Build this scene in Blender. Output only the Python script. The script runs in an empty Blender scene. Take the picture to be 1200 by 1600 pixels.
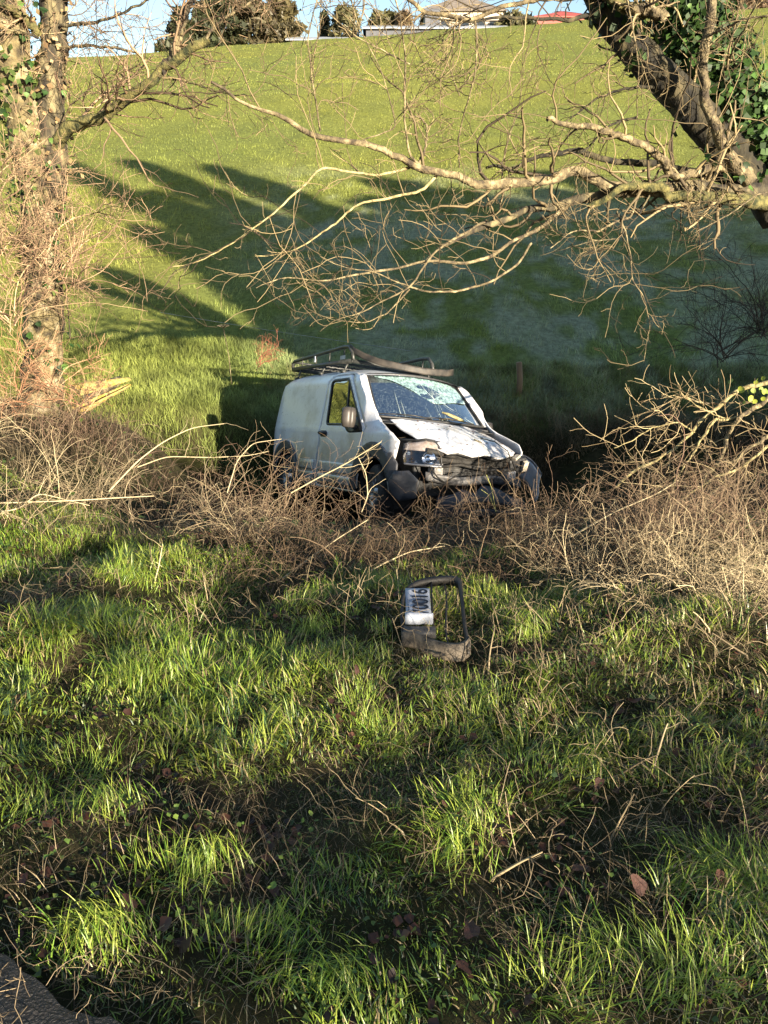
import bpy, math, random
import numpy as np
from mathutils import Vector, Matrix
from mathutils.geometry import delaunay_2d_cdt

random.seed(7)
rng = np.random.default_rng(11)
S = bpy.context.scene
C = S.collection
R_ = math.radians

# ------------------------------------------------------------------ camera, sky, sun, exposure
CAM_H, PITCH, FPX = 1.65, R_(22), 1200.0
cam = bpy.data.cameras.new('camera')
cam.sensor_fit = 'HORIZONTAL'; cam.sensor_width = 36; cam.lens = 36
cam.clip_start = 0.05; cam.clip_end = 3000
camo = bpy.data.objects.new('camera', cam); C.objects.link(camo)
camo.location = (0, 0, CAM_H); camo.rotation_euler = (R_(90) - PITCH, 0, 0)
S.camera = camo

SUN_AZ, SUN_EL = R_(38), R_(13)          # the light travels ahead and to the left
w = bpy.data.worlds.new('World'); S.world = w; w.use_nodes = True
nt = w.node_tree
bg = nt.nodes['Background']
sky = nt.nodes.new('ShaderNodeTexSky'); sky.sky_type = 'NISHITA'; sky.sun_disc = False
sky.sun_elevation = SUN_EL; sky.sun_rotation = math.pi - SUN_AZ
sky.altitude = 50; sky.air_density = 1.0; sky.dust_density = 0.6; sky.ozone_density = 1.2
nt.links.new(sky.outputs[0], bg.inputs[0]); bg.inputs[1].default_value = 0.064
sun = bpy.data.lights.new('sun', 'SUN'); sun.energy = 5.0; sun.angle = R_(0.5); sun.color = (1, .86, .66)
suno = bpy.data.objects.new('sun', sun); C.objects.link(suno)
SUN_D = Vector((-math.sin(SUN_AZ) * math.cos(SUN_EL), math.cos(SUN_AZ) * math.cos(SUN_EL), -math.sin(SUN_EL)))
suno.rotation_euler = SUN_D.to_track_quat('-Z', 'Y').to_euler(); suno.location = (20, -20, 12)
S.view_settings.view_transform = 'Standard'; S.view_settings.look = 'None'
S.view_settings.exposure = 1.95; S.view_settings.gamma = 1; S.view_settings.use_curve_mapping = False
S.render.engine = 'CYCLES'
S.cycles.max_bounces = 5; S.cycles.diffuse_bounces = 2; S.cycles.glossy_bounces = 3
S.cycles.transmission_bounces = 4; S.cycles.transparent_max_bounces = 8
S.cycles.caustics_reflective = False; S.cycles.caustics_refractive = False

def at(px, py, Y):
    """World point at ground distance Y (world y) that the photograph shows at pixel px, py."""
    cx, cy = (px - 600) / FPX, (py - 800) / FPX
    d = Vector((cx, -math.sin(PITCH) * cy + math.cos(PITCH), -math.cos(PITCH) * cy - math.sin(PITCH)))
    t = Y / d.y
    return Vector((0, 0, CAM_H)) + d * t

# ------------------------------------------------------------------ helpers
def tag(o, label=None, cat=None, group=None, kind=None):
    if label: o['label'] = label
    if cat: o['category'] = cat
    if group: o['group'] = group
    if kind: o['kind'] = kind
    return o

def empty(name, loc=(0, 0, 0), rot=None):
    o = bpy.data.objects.new(name, None); C.objects.link(o); o.location = loc
    o.empty_display_size = .1
    if rot is not None: o.rotation_euler = rot
    return o

def link(name, me, mat=None, parent=None):
    if mat and not me.materials: me.materials.append(mat)
    o = bpy.data.objects.new(name, me); C.objects.link(o)
    if parent is not None: o.parent = parent
    return o

def npmesh(name, V, F, mat=None, cols=None, smooth=True, parent=None):
    V = np.asarray(V, dtype=np.float32); F = np.asarray(F, dtype=np.int32)
    me = bpy.data.meshes.new(name)
    me.vertices.add(len(V)); me.vertices.foreach_set('co', V.ravel())
    n, k = F.shape
    me.loops.add(n * k); me.loops.foreach_set('vertex_index', F.ravel())
    me.polygons.add(n); me.polygons.foreach_set('loop_start', np.arange(0, n * k, k, dtype=np.int32))
    me.polygons.foreach_set('use_smooth', np.full(n, smooth))
    me.update(calc_edges=True)
    if cols is not None:
        a = me.color_attributes.new('Col', 'FLOAT_COLOR', 'POINT')
        cc = np.ones((len(V), 4), dtype=np.float32); cc[:, :3] = cols
        a.data.foreach_set('color', cc.ravel())
    return link(name, me, mat, parent)

class MB:
    """Collects boxes, tubes and lumps; build() links them as one mesh object."""
    def __init__(s): s.v = []; s.f = []; s.n = 0
    def add(s, v, f):
        s.v.extend([tuple(p) for p in v]); s.f.extend([tuple(i + s.n for i in q) for q in f]); s.n += len(v); return s
    def box(s, c, d, rot=None, taper=1.0):
        x, y, z = d[0] / 2, d[1] / 2, d[2] / 2
        P = [Vector((sx * x * (taper if sz > 0 else 1), sy * y * (taper if sz > 0 else 1), sz * z)) for sz in (-1, 1) for sy in (-1, 1) for sx in (-1, 1)]
        if rot is not None:
            M = Matrix.Rotation(rot[2], 3, 'Z') @ Matrix.Rotation(rot[1], 3, 'Y') @ Matrix.Rotation(rot[0], 3, 'X')
            P = [M @ p for p in P]
        P = [p + Vector(c) for p in P]
        return s.add(P, [(0, 2, 3, 1), (4, 5, 7, 6), (0, 1, 5, 4), (2, 6, 7, 3), (0, 4, 6, 2), (1, 3, 7, 5)])
    def tube(s, pts, r, n=8, caps=True):
        pts = [Vector(p) for p in pts]
        rs = r if hasattr(r, '__len__') else [r] * len(pts)
        V, F = [], []; prev = None
        for i, p in enumerate(pts):
            t = (pts[min(i + 1, len(pts) - 1)] - pts[max(i - 1, 0)]).normalized()
            if prev is None: a = t.orthogonal().normalized()
            else: a = (prev - t * prev.dot(t)).normalized()
            prev = a; b = t.cross(a)
            for k in range(n):
                q = 2 * math.pi * k / n; V.append(p + (a * math.cos(q) + b * math.sin(q)) * rs[i])
        for i in range(len(pts) - 1):
            for k in range(n):
                F.append((i * n + k, i * n + (k + 1) % n, (i + 1) * n + (k + 1) % n, (i + 1) * n + k))
        if caps: F.append(tuple(reversed(range(n)))); F.append(tuple(range((len(pts) - 1) * n, len(pts) * n)))
        return s.add(V, F)
    def lathe(s, prof, axis_o, n=24, ax='Y'):
        V, F = [], []
        for (r, h) in prof:
            for k in range(n):
                q = 2 * math.pi * k / n
                p = {'Y': (r * math.cos(q), h, r * math.sin(q)), 'Z': (r * math.cos(q), r * math.sin(q), h), 'X': (h, r * math.cos(q), r * math.sin(q))}[ax]
                V.append(Vector(p) + Vector(axis_o))
        for i in range(len(prof) - 1):
            for k in range(n): F.append((i * n + k, i * n + (k + 1) % n, (i + 1) * n + (k + 1) % n, (i + 1) * n + k))
        return s.add(V, F)
    def grid(s, P):
        m, n = len(P), len(P[0])
        return s.add([p for r in P for p in r], [(i * n + j, i * n + j + 1, (i + 1) * n + j + 1, (i + 1) * n + j) for i in range(m - 1) for j in range(n - 1)])
    def build(s, name, mat=None, parent=None, smooth=True, thick=0, bevel=0):
        me = bpy.data.meshes.new(name); me.from_pydata(s.v, [], s.f)
        me.polygons.foreach_set('use_smooth', [smooth] * len(me.polygons)); me.update()
        o = link(name, me, mat, parent)
        if thick:
            m = o.modifiers.new('t', 'SOLIDIFY'); m.thickness = thick; m.offset = 0
        if bevel:
            m = o.modifiers.new('b', 'BEVEL'); m.width = bevel; m.segments = 2; m.limit_method = 'ANGLE'
        return o

def hash2(ix, iy, seed):
    h = (ix.astype(np.int64) * 374761393 + iy.astype(np.int64) * 668265263 + seed * 1442695041) & 0x7fffffff
    h = ((h ^ (h >> 13)) * 1274126177) & 0x7fffffff
    return ((h ^ (h >> 16)) & 0xffff) / 65535.0

def vn(x, y, s, seed=0):
    x = np.asarray(x, float) / s; y = np.asarray(y, float) / s
    ix, iy = np.floor(x), np.floor(y); fx, fy = x - ix, y - iy
    fx = fx * fx * (3 - 2 * fx); fy = fy * fy * (3 - 2 * fy)
    a, b = hash2(ix, iy, seed), hash2(ix + 1, iy, seed); c, d = hash2(ix, iy + 1, seed), hash2(ix + 1, iy + 1, seed)
    return (a * (1 - fx) + b * fx) * (1 - fy) + (c * (1 - fx) + d * fx) * fy

def fbm(x, y, s, seed=0, o=3):
    r, a, t = 0, 1.0, 0
    for k in range(o):
        r = r + a * vn(x, y, s / 2 ** k, seed + k * 17); t += a; a *= .5
    return r / t

def sstep(a, b, x):
    t = np.clip((x - a) / (b - a), 0, 1); return t * t * (3 - 2 * t)

def ground_z(x, y):
    x = np.asarray(x, float); y = np.asarray(y, float)
    y0 = [-60, 0, 3, 4.6, 6, 8.4, 10.4, 11.3, 11.9, 13]
    main = np.interp(y, y0, [0, 0, -.16, -.45, -1.05, -2.0, -2.55, -2.6, -1.6, -1.2])
    left = np.interp(y, [-60, 0, 3, 5, 7.5, 8.7, 9.8, 10.9, 11.6, 13], [0, 0, -.1, -.2, -.36, -.7, -1.8, -2.0, -1.25, -1.1])
    right = np.interp(y, [-60, 0, 3, 5.6, 7.0, 8.6, 10.0, 10.8, 11.6, 13], [0, 0, -.14, -.45, -1.0, -2.3, -2.5, -2.2, -1.7, -1.2])
    z = main + (left - main) * (1 - sstep(-3.2, -1.6, x)) + (right - main) * sstep(1.9, 3.4, x)
    t = (y - 13) / 72.0
    crest = 16.4 + .0626 * np.clip(x, -60, 60)
    zc = -1.15 + (crest + 1.15) * (1.10 * t - .10 * t * t)
    far = crest - 0.03 * (y - 85)
    zf = np.where(y < 85, zc, far)
    k = sstep(12.2, 14.0, y)
    z = z * (1 - k) + zf * k
    near = (1 - sstep(9, 14, y))
    z = z + near * (sstep(1.1, 2.2, y)) * ((fbm(x, y, .75, 3) - .5) * .20 + np.clip(fbm(x, y, .30, 5, 2) - .5, -.2, .3) * .13)
    z = z + k * ((fbm(x, y, 5, 8) - .5) * .35 + (fbm(x, y, .8, 9) - .5) * .10) * sstep(13, 17, y)
    return z

def gz(x, y): return float(ground_z(np.array([x]), np.array([y]))[0])

def hit(px, py, lift=0.0):
    """Where the ray through a pixel meets the ground (raised by lift)."""
    a = at(px, py, 1.0) - Vector((0, 0, CAM_H))
    t = .8
    while t < 400:
        p = Vector((0, 0, CAM_H)) + a * t
        if p.z < gz(p.x, p.y) + lift: break
        t *= 1.004
    return p

# ------------------------------------------------------------------ materials
def nodes_mat(name):
    m = bpy.data.materials.new(name); m.use_nodes = True
    n = m.node_tree; return m, n, n.nodes['Principled BSDF']

def pm(name, c1, c2=None, scale=8, rough=.6, bump=0, metal=0, coat=0, c3=None, spec=.5, detail=6, lo=.35, hi=.65, stretch=None, bscale=None):
    m, n, b = nodes_mat(name)
    b.inputs['Roughness'].default_value = rough; b.inputs['Metallic'].default_value = metal
    b.inputs['Coat Weight'].default_value = coat; b.inputs['Specular IOR Level'].default_value = spec
    tc = n.nodes.new('ShaderNodeTexCoord'); mp = n.nodes.new('ShaderNodeMapping')
    n.links.new(tc.outputs['Object'], mp.inputs[0])
    if stretch: mp.inputs['Scale'].default_value = stretch
    nz = n.nodes.new('ShaderNodeTexNoise'); nz.inputs['Scale'].default_value = scale; nz.inputs['Detail'].default_value = detail
    n.links.new(mp.outputs[0], nz.inputs[0])
    cr = n.nodes.new('ShaderNodeValToRGB'); e = cr.color_ramp.elements
    e[0].position = lo; e[1].position = hi
    e[0].color = (*c1, 1); e[1].color = (*(c2 or c1), 1)
    if c3: x = e.new((lo + hi) / 2); x.color = (*c3, 1)
    n.links.new(nz.outputs[0], cr.inputs[0]); n.links.new(cr.outputs[0], b.inputs['Base Color'])
    if bump:
        nb = n.nodes.new('ShaderNodeTexNoise'); nb.inputs['Scale'].default_value = bscale or scale * 3; nb.inputs['Detail'].default_value = 5
        n.links.new(mp.outputs[0], nb.inputs[0])
        bp = n.nodes.new('ShaderNodeBump'); bp.inputs['Strength'].default_value = bump; bp.inputs['Distance'].default_value = .02
        n.links.new(nb.outputs[0], bp.inputs['Height']); n.links.new(bp.outputs[0], b.inputs['Normal'])
    return m

def attr_mat(name, rough=.6, trans=0.0, noise=None, bump=0, spec=.4):
    """Colour from the mesh's own colour attribute, times a fine noise."""
    m, n, b = nodes_mat(name)
    at_ = n.nodes.new('ShaderNodeAttribute'); at_.attribute_name = 'Col'
    out = at_.outputs['Color']
    if noise:
        tc = n.nodes.new('ShaderNodeTexCoord')
        nz = n.nodes.new('ShaderNodeTexNoise'); nz.inputs['Scale'].default_value = noise[0]; nz.inputs['Detail'].default_value = 8
        nz.inputs['Roughness'].default_value = .7
        n.links.new(tc.outputs['Object'], nz.inputs[0])
        mr = n.nodes.new('ShaderNodeMapRange'); mr.inputs['From Min'].default_value = .3; mr.inputs['From Max'].default_value = .7
        mr.inputs['To Min'].default_value = noise[1]; mr.inputs['To Max'].default_value = noise[2]
        n.links.new(nz.outputs[0], mr.inputs['Value'])
        vm = n.nodes.new('ShaderNodeVectorMath'); vm.operation = 'SCALE'
        n.links.new(out, vm.inputs[0]); n.links.new(mr.outputs[0], vm.inputs['Scale']); out = vm.outputs[0]
        if bump:
            bp = n.nodes.new('ShaderNodeBump'); bp.inputs['Strength'].default_value = bump; bp.inputs['Distance'].default_value = .03
            n.links.new(nz.outputs[0], bp.inputs['Height']); n.links.new(bp.outputs[0], b.inputs['Normal'])
    n.links.new(out, b.inputs['Base Color'])
    b.inputs['Roughness'].default_value = rough; b.inputs['Specular IOR Level'].default_value = spec
    if trans:
        t = n.nodes.new('ShaderNodeBsdfTranslucent'); n.links.new(out, t.inputs[0])
        mx = n.nodes.new('ShaderNodeMixShader'); mx.inputs[0].default_value = trans
        n.links.new(b.outputs[0], mx.inputs[1]); n.links.new(t.outputs[0], mx.inputs[2])
        n.links.new(mx.outputs[0], n.nodes['Material Output'].inputs['Surface'])
    return m

M = {}
M['ground'] = attr_mat('ground', .95, noise=(9, .55, 1.5), bump=.6, spec=.1)
M['grass'] = attr_mat('grass', .42, trans=.14, spec=.5)
M['fieldgrass'] = attr_mat('fieldgrass', .6, trans=.2, spec=.25)
M['dry'] = attr_mat('dry', .7, spec=.3)
M['leaf'] = attr_mat('leaf', .5, trans=.15, spec=.4)
M['bark'] = pm('bark', (.018, .014, .010), (.20, .165, .085), 14, .9, 1.0, c3=(.06, .05, .028), lo=.36, hi=.66, stretch=(1, 1, .45), bscale=30)
M['pale_bark'] = pm('pale_bark', (.045, .033, .02), (.34, .28, .155), 16, .85, .9, c3=(.14, .11, .058), lo=.34, hi=.68, bscale=50)
M['twig'] = attr_mat('twig', .75, spec=.3)
M['twig_bark'] = pm('twig_bark', (.13, .10, .04), (.42, .36, .17), 22, .8, .5)
M['bark_mottled'] = pm('bark_mottled', (.032, .025, .015), (.28, .24, .15), 9, .9, 1.0, c3=(.15, .12, .055), lo=.36, hi=.66, bscale=35)
M['moss'] = pm('moss', (.025, .03, .010), (.17, .15, .05), 20, .95, .8)
M['ivy'] = attr_mat('ivy', .55, trans=.12, spec=.28)
M['asphalt'] = pm('asphalt', (.004, .004, .005), (.020, .017, .016), 25, .55, .8, c3=(.008, .0075, .008), bscale=110)

def paint_mat(name, base, dirt):
    m, n, b = nodes_mat(name)
    tc = n.nodes.new('ShaderNodeTexCoord')
    nz = n.nodes.new('ShaderNodeTexNoise'); nz.inputs['Scale'].default_value = 2.2; nz.inputs['Detail'].default_value = 9; nz.inputs['Roughness'].default_value = .65
    n.links.new(tc.outputs['Object'], nz.inputs[0])
    sp = n.nodes.new('ShaderNodeSeparateXYZ'); n.links.new(tc.outputs['Object'], sp.inputs[0])
    mr = n.nodes.new('ShaderNodeMapRange'); mr.inputs['From Min'].default_value = .95; mr.inputs['From Max'].default_value = .30
    mr.inputs['To Min'].default_value = .0; mr.inputs['To Max'].default_value = .42; n.links.new(sp.outputs['Z'], mr.inputs['Value'])
    ad = n.nodes.new('ShaderNodeMath'); ad.operation = 'ADD'; n.links.new(nz.outputs[0], ad.inputs[0]); n.links.new(mr.outputs[0], ad.inputs[1])
    cr = n.nodes.new('ShaderNodeValToRGB'); e = cr.color_ramp.elements
    e[0].position = .48; e[1].position = .95; e[0].color = (*base, 1); e[1].color = (*dirt, 1)
    n.links.new(ad.outputs[0], cr.inputs[0])
    # fine specks of mud
    n2 = n.nodes.new('ShaderNodeTexNoise'); n2.inputs['Scale'].default_value = 42; n2.inputs['Detail'].default_value = 3
    n.links.new(tc.outputs['Object'], n2.inputs[0])
    c2 = n.nodes.new('ShaderNodeValToRGB'); c2.color_ramp.elements[0].position = .66; c2.color_ramp.elements[1].position = .72
    n.links.new(n2.outputs[0], c2.inputs[0])
    mx = n.nodes.new('ShaderNodeMix'); mx.data_type = 'RGBA'
    n.links.new(c2.outputs[0], mx.inputs[0]); n.links.new(cr.outputs[0], mx.inputs[6]); mx.inputs[7].default_value = (*[d * .8 for d in dirt], 1)
    n.links.new(mx.outputs[2], b.inputs['Base Color'])
    b.inputs['Roughness'].default_value = .38; b.inputs['Coat Weight'].default_value = .6; b.inputs['Coat Roughness'].default_value = .12
    return m
M['paint'] = paint_mat('paint', (.78, .78, .80), (.22, .18, .13))
M['clad'] = pm('clad', (.030, .035, .045), (.07, .07, .078), 5, .5, .1)
M['black'] = pm('black', (.012, .012, .013), (.03, .03, .03), 12, .5, .05)
M['rubber'] = pm('rubber', (.015, .015, .015), (.04, .036, .03), 14, .8, .2)
M['steel'] = pm('steel', (.25, .25, .26), (.42, .42, .43), 9, .4, .1, metal=.8)
M['dull_steel'] = pm('dull_steel', (.06, .06, .065), (.20, .19, .18), 12, .55, .2, metal=.3)
M['chrome'] = pm('chrome', (.85, .85, .87), (.7, .7, .72), 12, .08, .05, metal=1)
M['seat'] = pm('seat', (.10, .11, .13), (.17, .18, .20), 40, .9, .2)
M['trim'] = pm('trim', (.03, .032, .035), (.06, .06, .065), 10, .7, .1)
M['amber'] = pm('amber', (.36, .27, .21), (.50, .42, .36), 30, .25, .2)
M['mirror_plastic'] = pm('mirror_plastic', (.035, .031, .028), (.055, .048, .042), 7, .45, .05)
M['rack_paint'] = pm('rack_paint', (.018, .02, .018), (.05, .05, .045), 14, .45, .1)
M['rack_strip'] = pm('rack_strip', (.014, .013, .012), (.05, .042, .034), 9, .6, .2)
M['wood'] = pm('wood', (.14, .085, .045), (.30, .20, .11), 10, .8, .5, stretch=(1, 1, .15))
M['white_plate'] = pm('white_plate', (.42, .45, .52), (.26, .28, .33), 9, .35, .05)
M['ink'] = pm('ink', (.01, .012, .02), None, 5, .5)
M['blue'] = pm('blue', (.03, .06, .30), None, 5, .4)
M['grille_plastic'] = pm('grille_plastic', (.006, .006, .007), (.035, .03, .024), 6, .6, .2)
M['yellow_wood'] = pm('yellow_wood', (.38, .27, .04), (.12, .08, .035), 16, .85, .9, c3=(.36, .29, .10))
M['brown_leaf'] = pm('brown_leaf', (.028, .012, .008), (.10, .034, .018), 30, .55, .4)
M['roof_slate'] = pm('roof_slate', (.12, .10, .085), (.20, .17, .14), 2, .8, .2)
M['render'] = pm('render', (.42, .36, .28), (.52, .46, .36), 1.2, .9, .1)
M['dark_clad'] = pm('dark_clad', (.07, .075, .09), (.10, .105, .12), 1, .8, .1)
M['red_roof'] = pm('red_roof', (.30, .055, .04), (.38, .08, .06), 1.5, .6, .1)
M['grey_roof'] = pm('grey_roof', (.26, .29, .33), (.34, .37, .40), 1.5, .5, .1)
M['glass_dark'] = pm('glass_dark', (.02, .025, .03), None, 5, .1)

def glass(name, tint, gl=.12, rough=.02, ior=1.5, frost=None):
    m, n, b = nodes_mat(name)
    tr = n.nodes.new('ShaderNodeBsdfTransparent'); tr.inputs[0].default_value = (*tint, 1)
    g = n.nodes.new('ShaderNodeBsdfGlossy'); g.inputs['Roughness'].default_value = rough; g.inputs[0].default_value = (.95, .97, 1, 1)
    fr = n.nodes.new('ShaderNodeFresnel'); fr.inputs[0].default_value = ior
    ad = n.nodes.new('ShaderNodeMath'); ad.operation = 'ADD'; ad.use_clamp = True; ad.inputs[1].default_value = gl; n.links.new(fr.outputs[0], ad.inputs[0])
    mx = n.nodes.new('ShaderNodeMixShader'); n.links.new(ad.outputs[0], mx.inputs[0]); n.links.new(tr.outputs[0], mx.inputs[1]); n.links.new(g.outputs[0], mx.inputs[2])
    last = mx.outputs[0]
    if frost:      # crazed glass / dust: noise mask mixes in a pale diffuse
        tc = n.nodes.new('ShaderNodeTexCoord'); nz = n.nodes.new('ShaderNodeTexNoise'); nz.inputs['Scale'].default_value = frost[0]; nz.inputs['Detail'].default_value = 7
        nz.inputs['Roughness'].default_value = .75
        n.links.new(tc.outputs['Object'], nz.inputs[0])
        cr = n.nodes.new('ShaderNodeValToRGB'); cr.color_ramp.elements[0].position = frost[1]; cr.color_ramp.elements[1].position = frost[2]
        cr.color_ramp.elements[1].color = (frost[3],) * 3 + (1,)
        n.links.new(nz.outputs[0], cr.inputs[0])
        df = n.nodes.new('ShaderNodeBsdfDiffuse'); df.inputs[0].default_value = (*frost[4], 1)
        m2 = n.nodes.new('ShaderNodeMixShader'); n.links.new(cr.outputs[0], m2.inputs[0]); n.links.new(last, m2.inputs[1]); n.links.new(df.outputs[0], m2.inputs[2]); last = m2.outputs[0]
    n.links.new(last, n.nodes['Material Output'].inputs['Surface'])
    return m
M['screen'] = glass('screen', (.50, .66, .72), .50, .02, 1.5, (55, .54, .74, .6, (.42, .54, .58)))
M['crazed'] = glass('crazed', (.50, .72, .72), .30, .22, 1.5, (26, .34, .74, .85, (.40, .60, .60)))
M['door_glass'] = glass('door_glass', (.42, .50, .50), .22, .01)
M['lens'] = glass('lens', (.9, .92, .95), .06, .02)

# ------------------------------------------------------------------ ground sheet and road
def build_ground():
    xs = np.concatenate([-np.geomspace(400, 6.1, 70), np.arange(-6, 6, .07), np.geomspace(6.1, 400, 70)])
    ys = np.concatenate([-np.geomspace(200, .6, 18), np.arange(-.5, 13.5, .07), np.geomspace(13.6, 84, 130), np.geomspace(85, 1200, 30)])
    X, Y = np.meshgrid(xs, ys); X = X.ravel(); Y = Y.ravel()
    Z = ground_z(X, Y)
    nx, ny = len(xs), len(ys)
    i = np.arange(ny - 1)[:, None] * nx + np.arange(nx - 1)[None, :]
    F = np.stack([i, i + 1, i + nx + 1, i + nx], -1).reshape(-1, 4)
    soil = np.array([.016, .012, .008]); moss = np.array([.03, .034, .009]); straw = np.array([.06, .045, .025])
    a = fbm(X, Y, .5, 21)[:, None]; b = fbm(X, Y, .22, 22)[:, None]
    c = soil * (1 - a) + moss * a
    c = c + (straw - c) * np.clip((b - .5) * 2.2, 0, .7)
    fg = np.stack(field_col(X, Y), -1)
    k = sstep(11.6, 12.3, Y)[:, None]
    lk = ((1 - sstep(-3.4, -1.6, X)) * sstep(11.2, 12.0, Y))[:, None]
    k = np.maximum(k, lk)
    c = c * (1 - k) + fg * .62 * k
    o = npmesh('ground', np.stack([X, Y, Z], -1), F, M['ground'], c)
    tag(o, kind='structure')
    return o

def field_col(x, y):
    n1 = fbm(x, y, 7, 31); n2 = fbm(x, y, .9, 32)
    r = .235 + .08 * (n1 - .5) + .05 * (n2 - .5); g = .255 + .04 * (n1 - .5) + .05 * (n2 - .5); b = .060 + 0 * x
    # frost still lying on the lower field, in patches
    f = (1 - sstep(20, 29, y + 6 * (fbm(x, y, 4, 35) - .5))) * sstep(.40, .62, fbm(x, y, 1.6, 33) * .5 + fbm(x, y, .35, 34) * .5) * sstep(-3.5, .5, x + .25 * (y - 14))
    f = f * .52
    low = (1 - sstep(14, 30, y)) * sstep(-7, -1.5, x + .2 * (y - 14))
    r = r * (1 - .42 * low); g = g * (1 - .10 * low); b = b * (1 + .0 * low); r = r * (1 + .3 * low)  # lower field dimmed and greener: the hill's shade put into the colour
    return r + (.42 - r) * f, g + (.46 - g) * f, b + (.36 - b) * f

build_ground()

def road_edge(x): return 1.03 - .45 * (x + .35) + .14 * (fbm(x, x * 0 + 3, .22, 41) - .5) + .10 * (fbm(x, x * 0, .09, 42) - .5)
xs = np.concatenate([-np.geomspace(120, 3.1, 26), np.arange(-3, 3, .03), np.geomspace(3.1, 120, 26)])
ye = np.clip(road_edge(np.clip(xs, -3, 3)), -.5, 2.4)
rv, rf = [], []
for i, (x, e) in enumerate(zip(xs, ye)):
    rv += [(x, e, -.006), (x, e - .06, .006), (x, -2.5, .05), (x, -6, .022), (x, -6.05, -.02)]
    if i:
        for k in range(4): rf.append(((i - 1) * 5 + k, i * 5 + k, i * 5 + k + 1, (i - 1) * 5 + k + 1))
ro = npmesh('road', rv, rf, M['asphalt']); tag(ro, kind='structure')

# ------------------------------------------------------------------ grass and litter
def blades(x, y, h, wd, lean, col, segs=3, z=None, az=None, tipc=None, nseed=0):
    n = len(x)
    z = ground_z(x, y) if z is None else z
    if az is None: az = rng.uniform(0, 2 * np.pi, n)
    dx, dy = np.cos(az), np.sin(az)
    fa = az + np.pi / 2 + rng.normal(0, .5, n); wx, wy = np.cos(fa), np.sin(fa)
    V = np.zeros((n, 2 * segs + 1, 3), np.float32); Cc = np.zeros((n, 2 * segs + 1, 3), np.float32)
    tip = col * 1.25 if tipc is None else tipc
    for k in range(segs + 1):
        t = k / segs
        px_ = x + dx * lean * h * t ** 1.7; py_ = y + dy * lean * h * t ** 1.7
        pz = z - .01 + h * (t * np.sqrt(np.clip(1 - (lean * .8) ** 2, .05, 1)) - .25 * lean * t * t * t)
        hw = wd * .5 * (1 - t ** 2) * (.75 + .5 * t)
        cc = col * (1 - t) + tip * t
        if k < segs:
            V[:, 2 * k] = np.stack([px_ - wx * hw, py_ - wy * hw, pz], -1)
            V[:, 2 * k + 1] = np.stack([px_ + wx * hw, py_ + wy * hw, pz], -1)
            Cc[:, 2 * k] = cc; Cc[:, 2 * k + 1] = cc
        else:
            V[:, 2 * k] = np.stack([px_, py_, pz], -1); Cc[:, 2 * k] = cc
    T = []
    for k in range(segs - 1): T += [(2 * k, 2 * k + 1, 2 * k + 3), (2 * k, 2 * k + 3, 2 * k + 2)]
    T.append((2 * segs - 2, 2 * segs - 1, 2 * segs))
    T = np.array(T); F = (np.arange(n) * (2 * segs + 1))[:, None, None] + T[None]
    return V.reshape(-1, 3), F.reshape(-1, 3), Cc.reshape(-1, 3)

def merge(parts):
    V, F, Q, n = [], [], [], 0
    for v, f, c in parts:
        V.append(v); F.append(f + n); Q.append(c); n += len(v)
    return np.concatenate(V), np.concatenate(F), np.concatenate(Q)

def scatter(n, y0, y1, margin=.5, p=1.0, frac=.56):
    u = rng.random(n) ** p
    y = y0 + (y1 - y0) * u
    x = rng.uniform(-1, 1, n) * ((y + .5) * frac + margin)
    return x, y

def bank_side(x, y):     # 1 where the near bank carries the bramble belt
    return sstep(4.3, 5.0, y + .25 * np.sin(x * 1.7))

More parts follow.
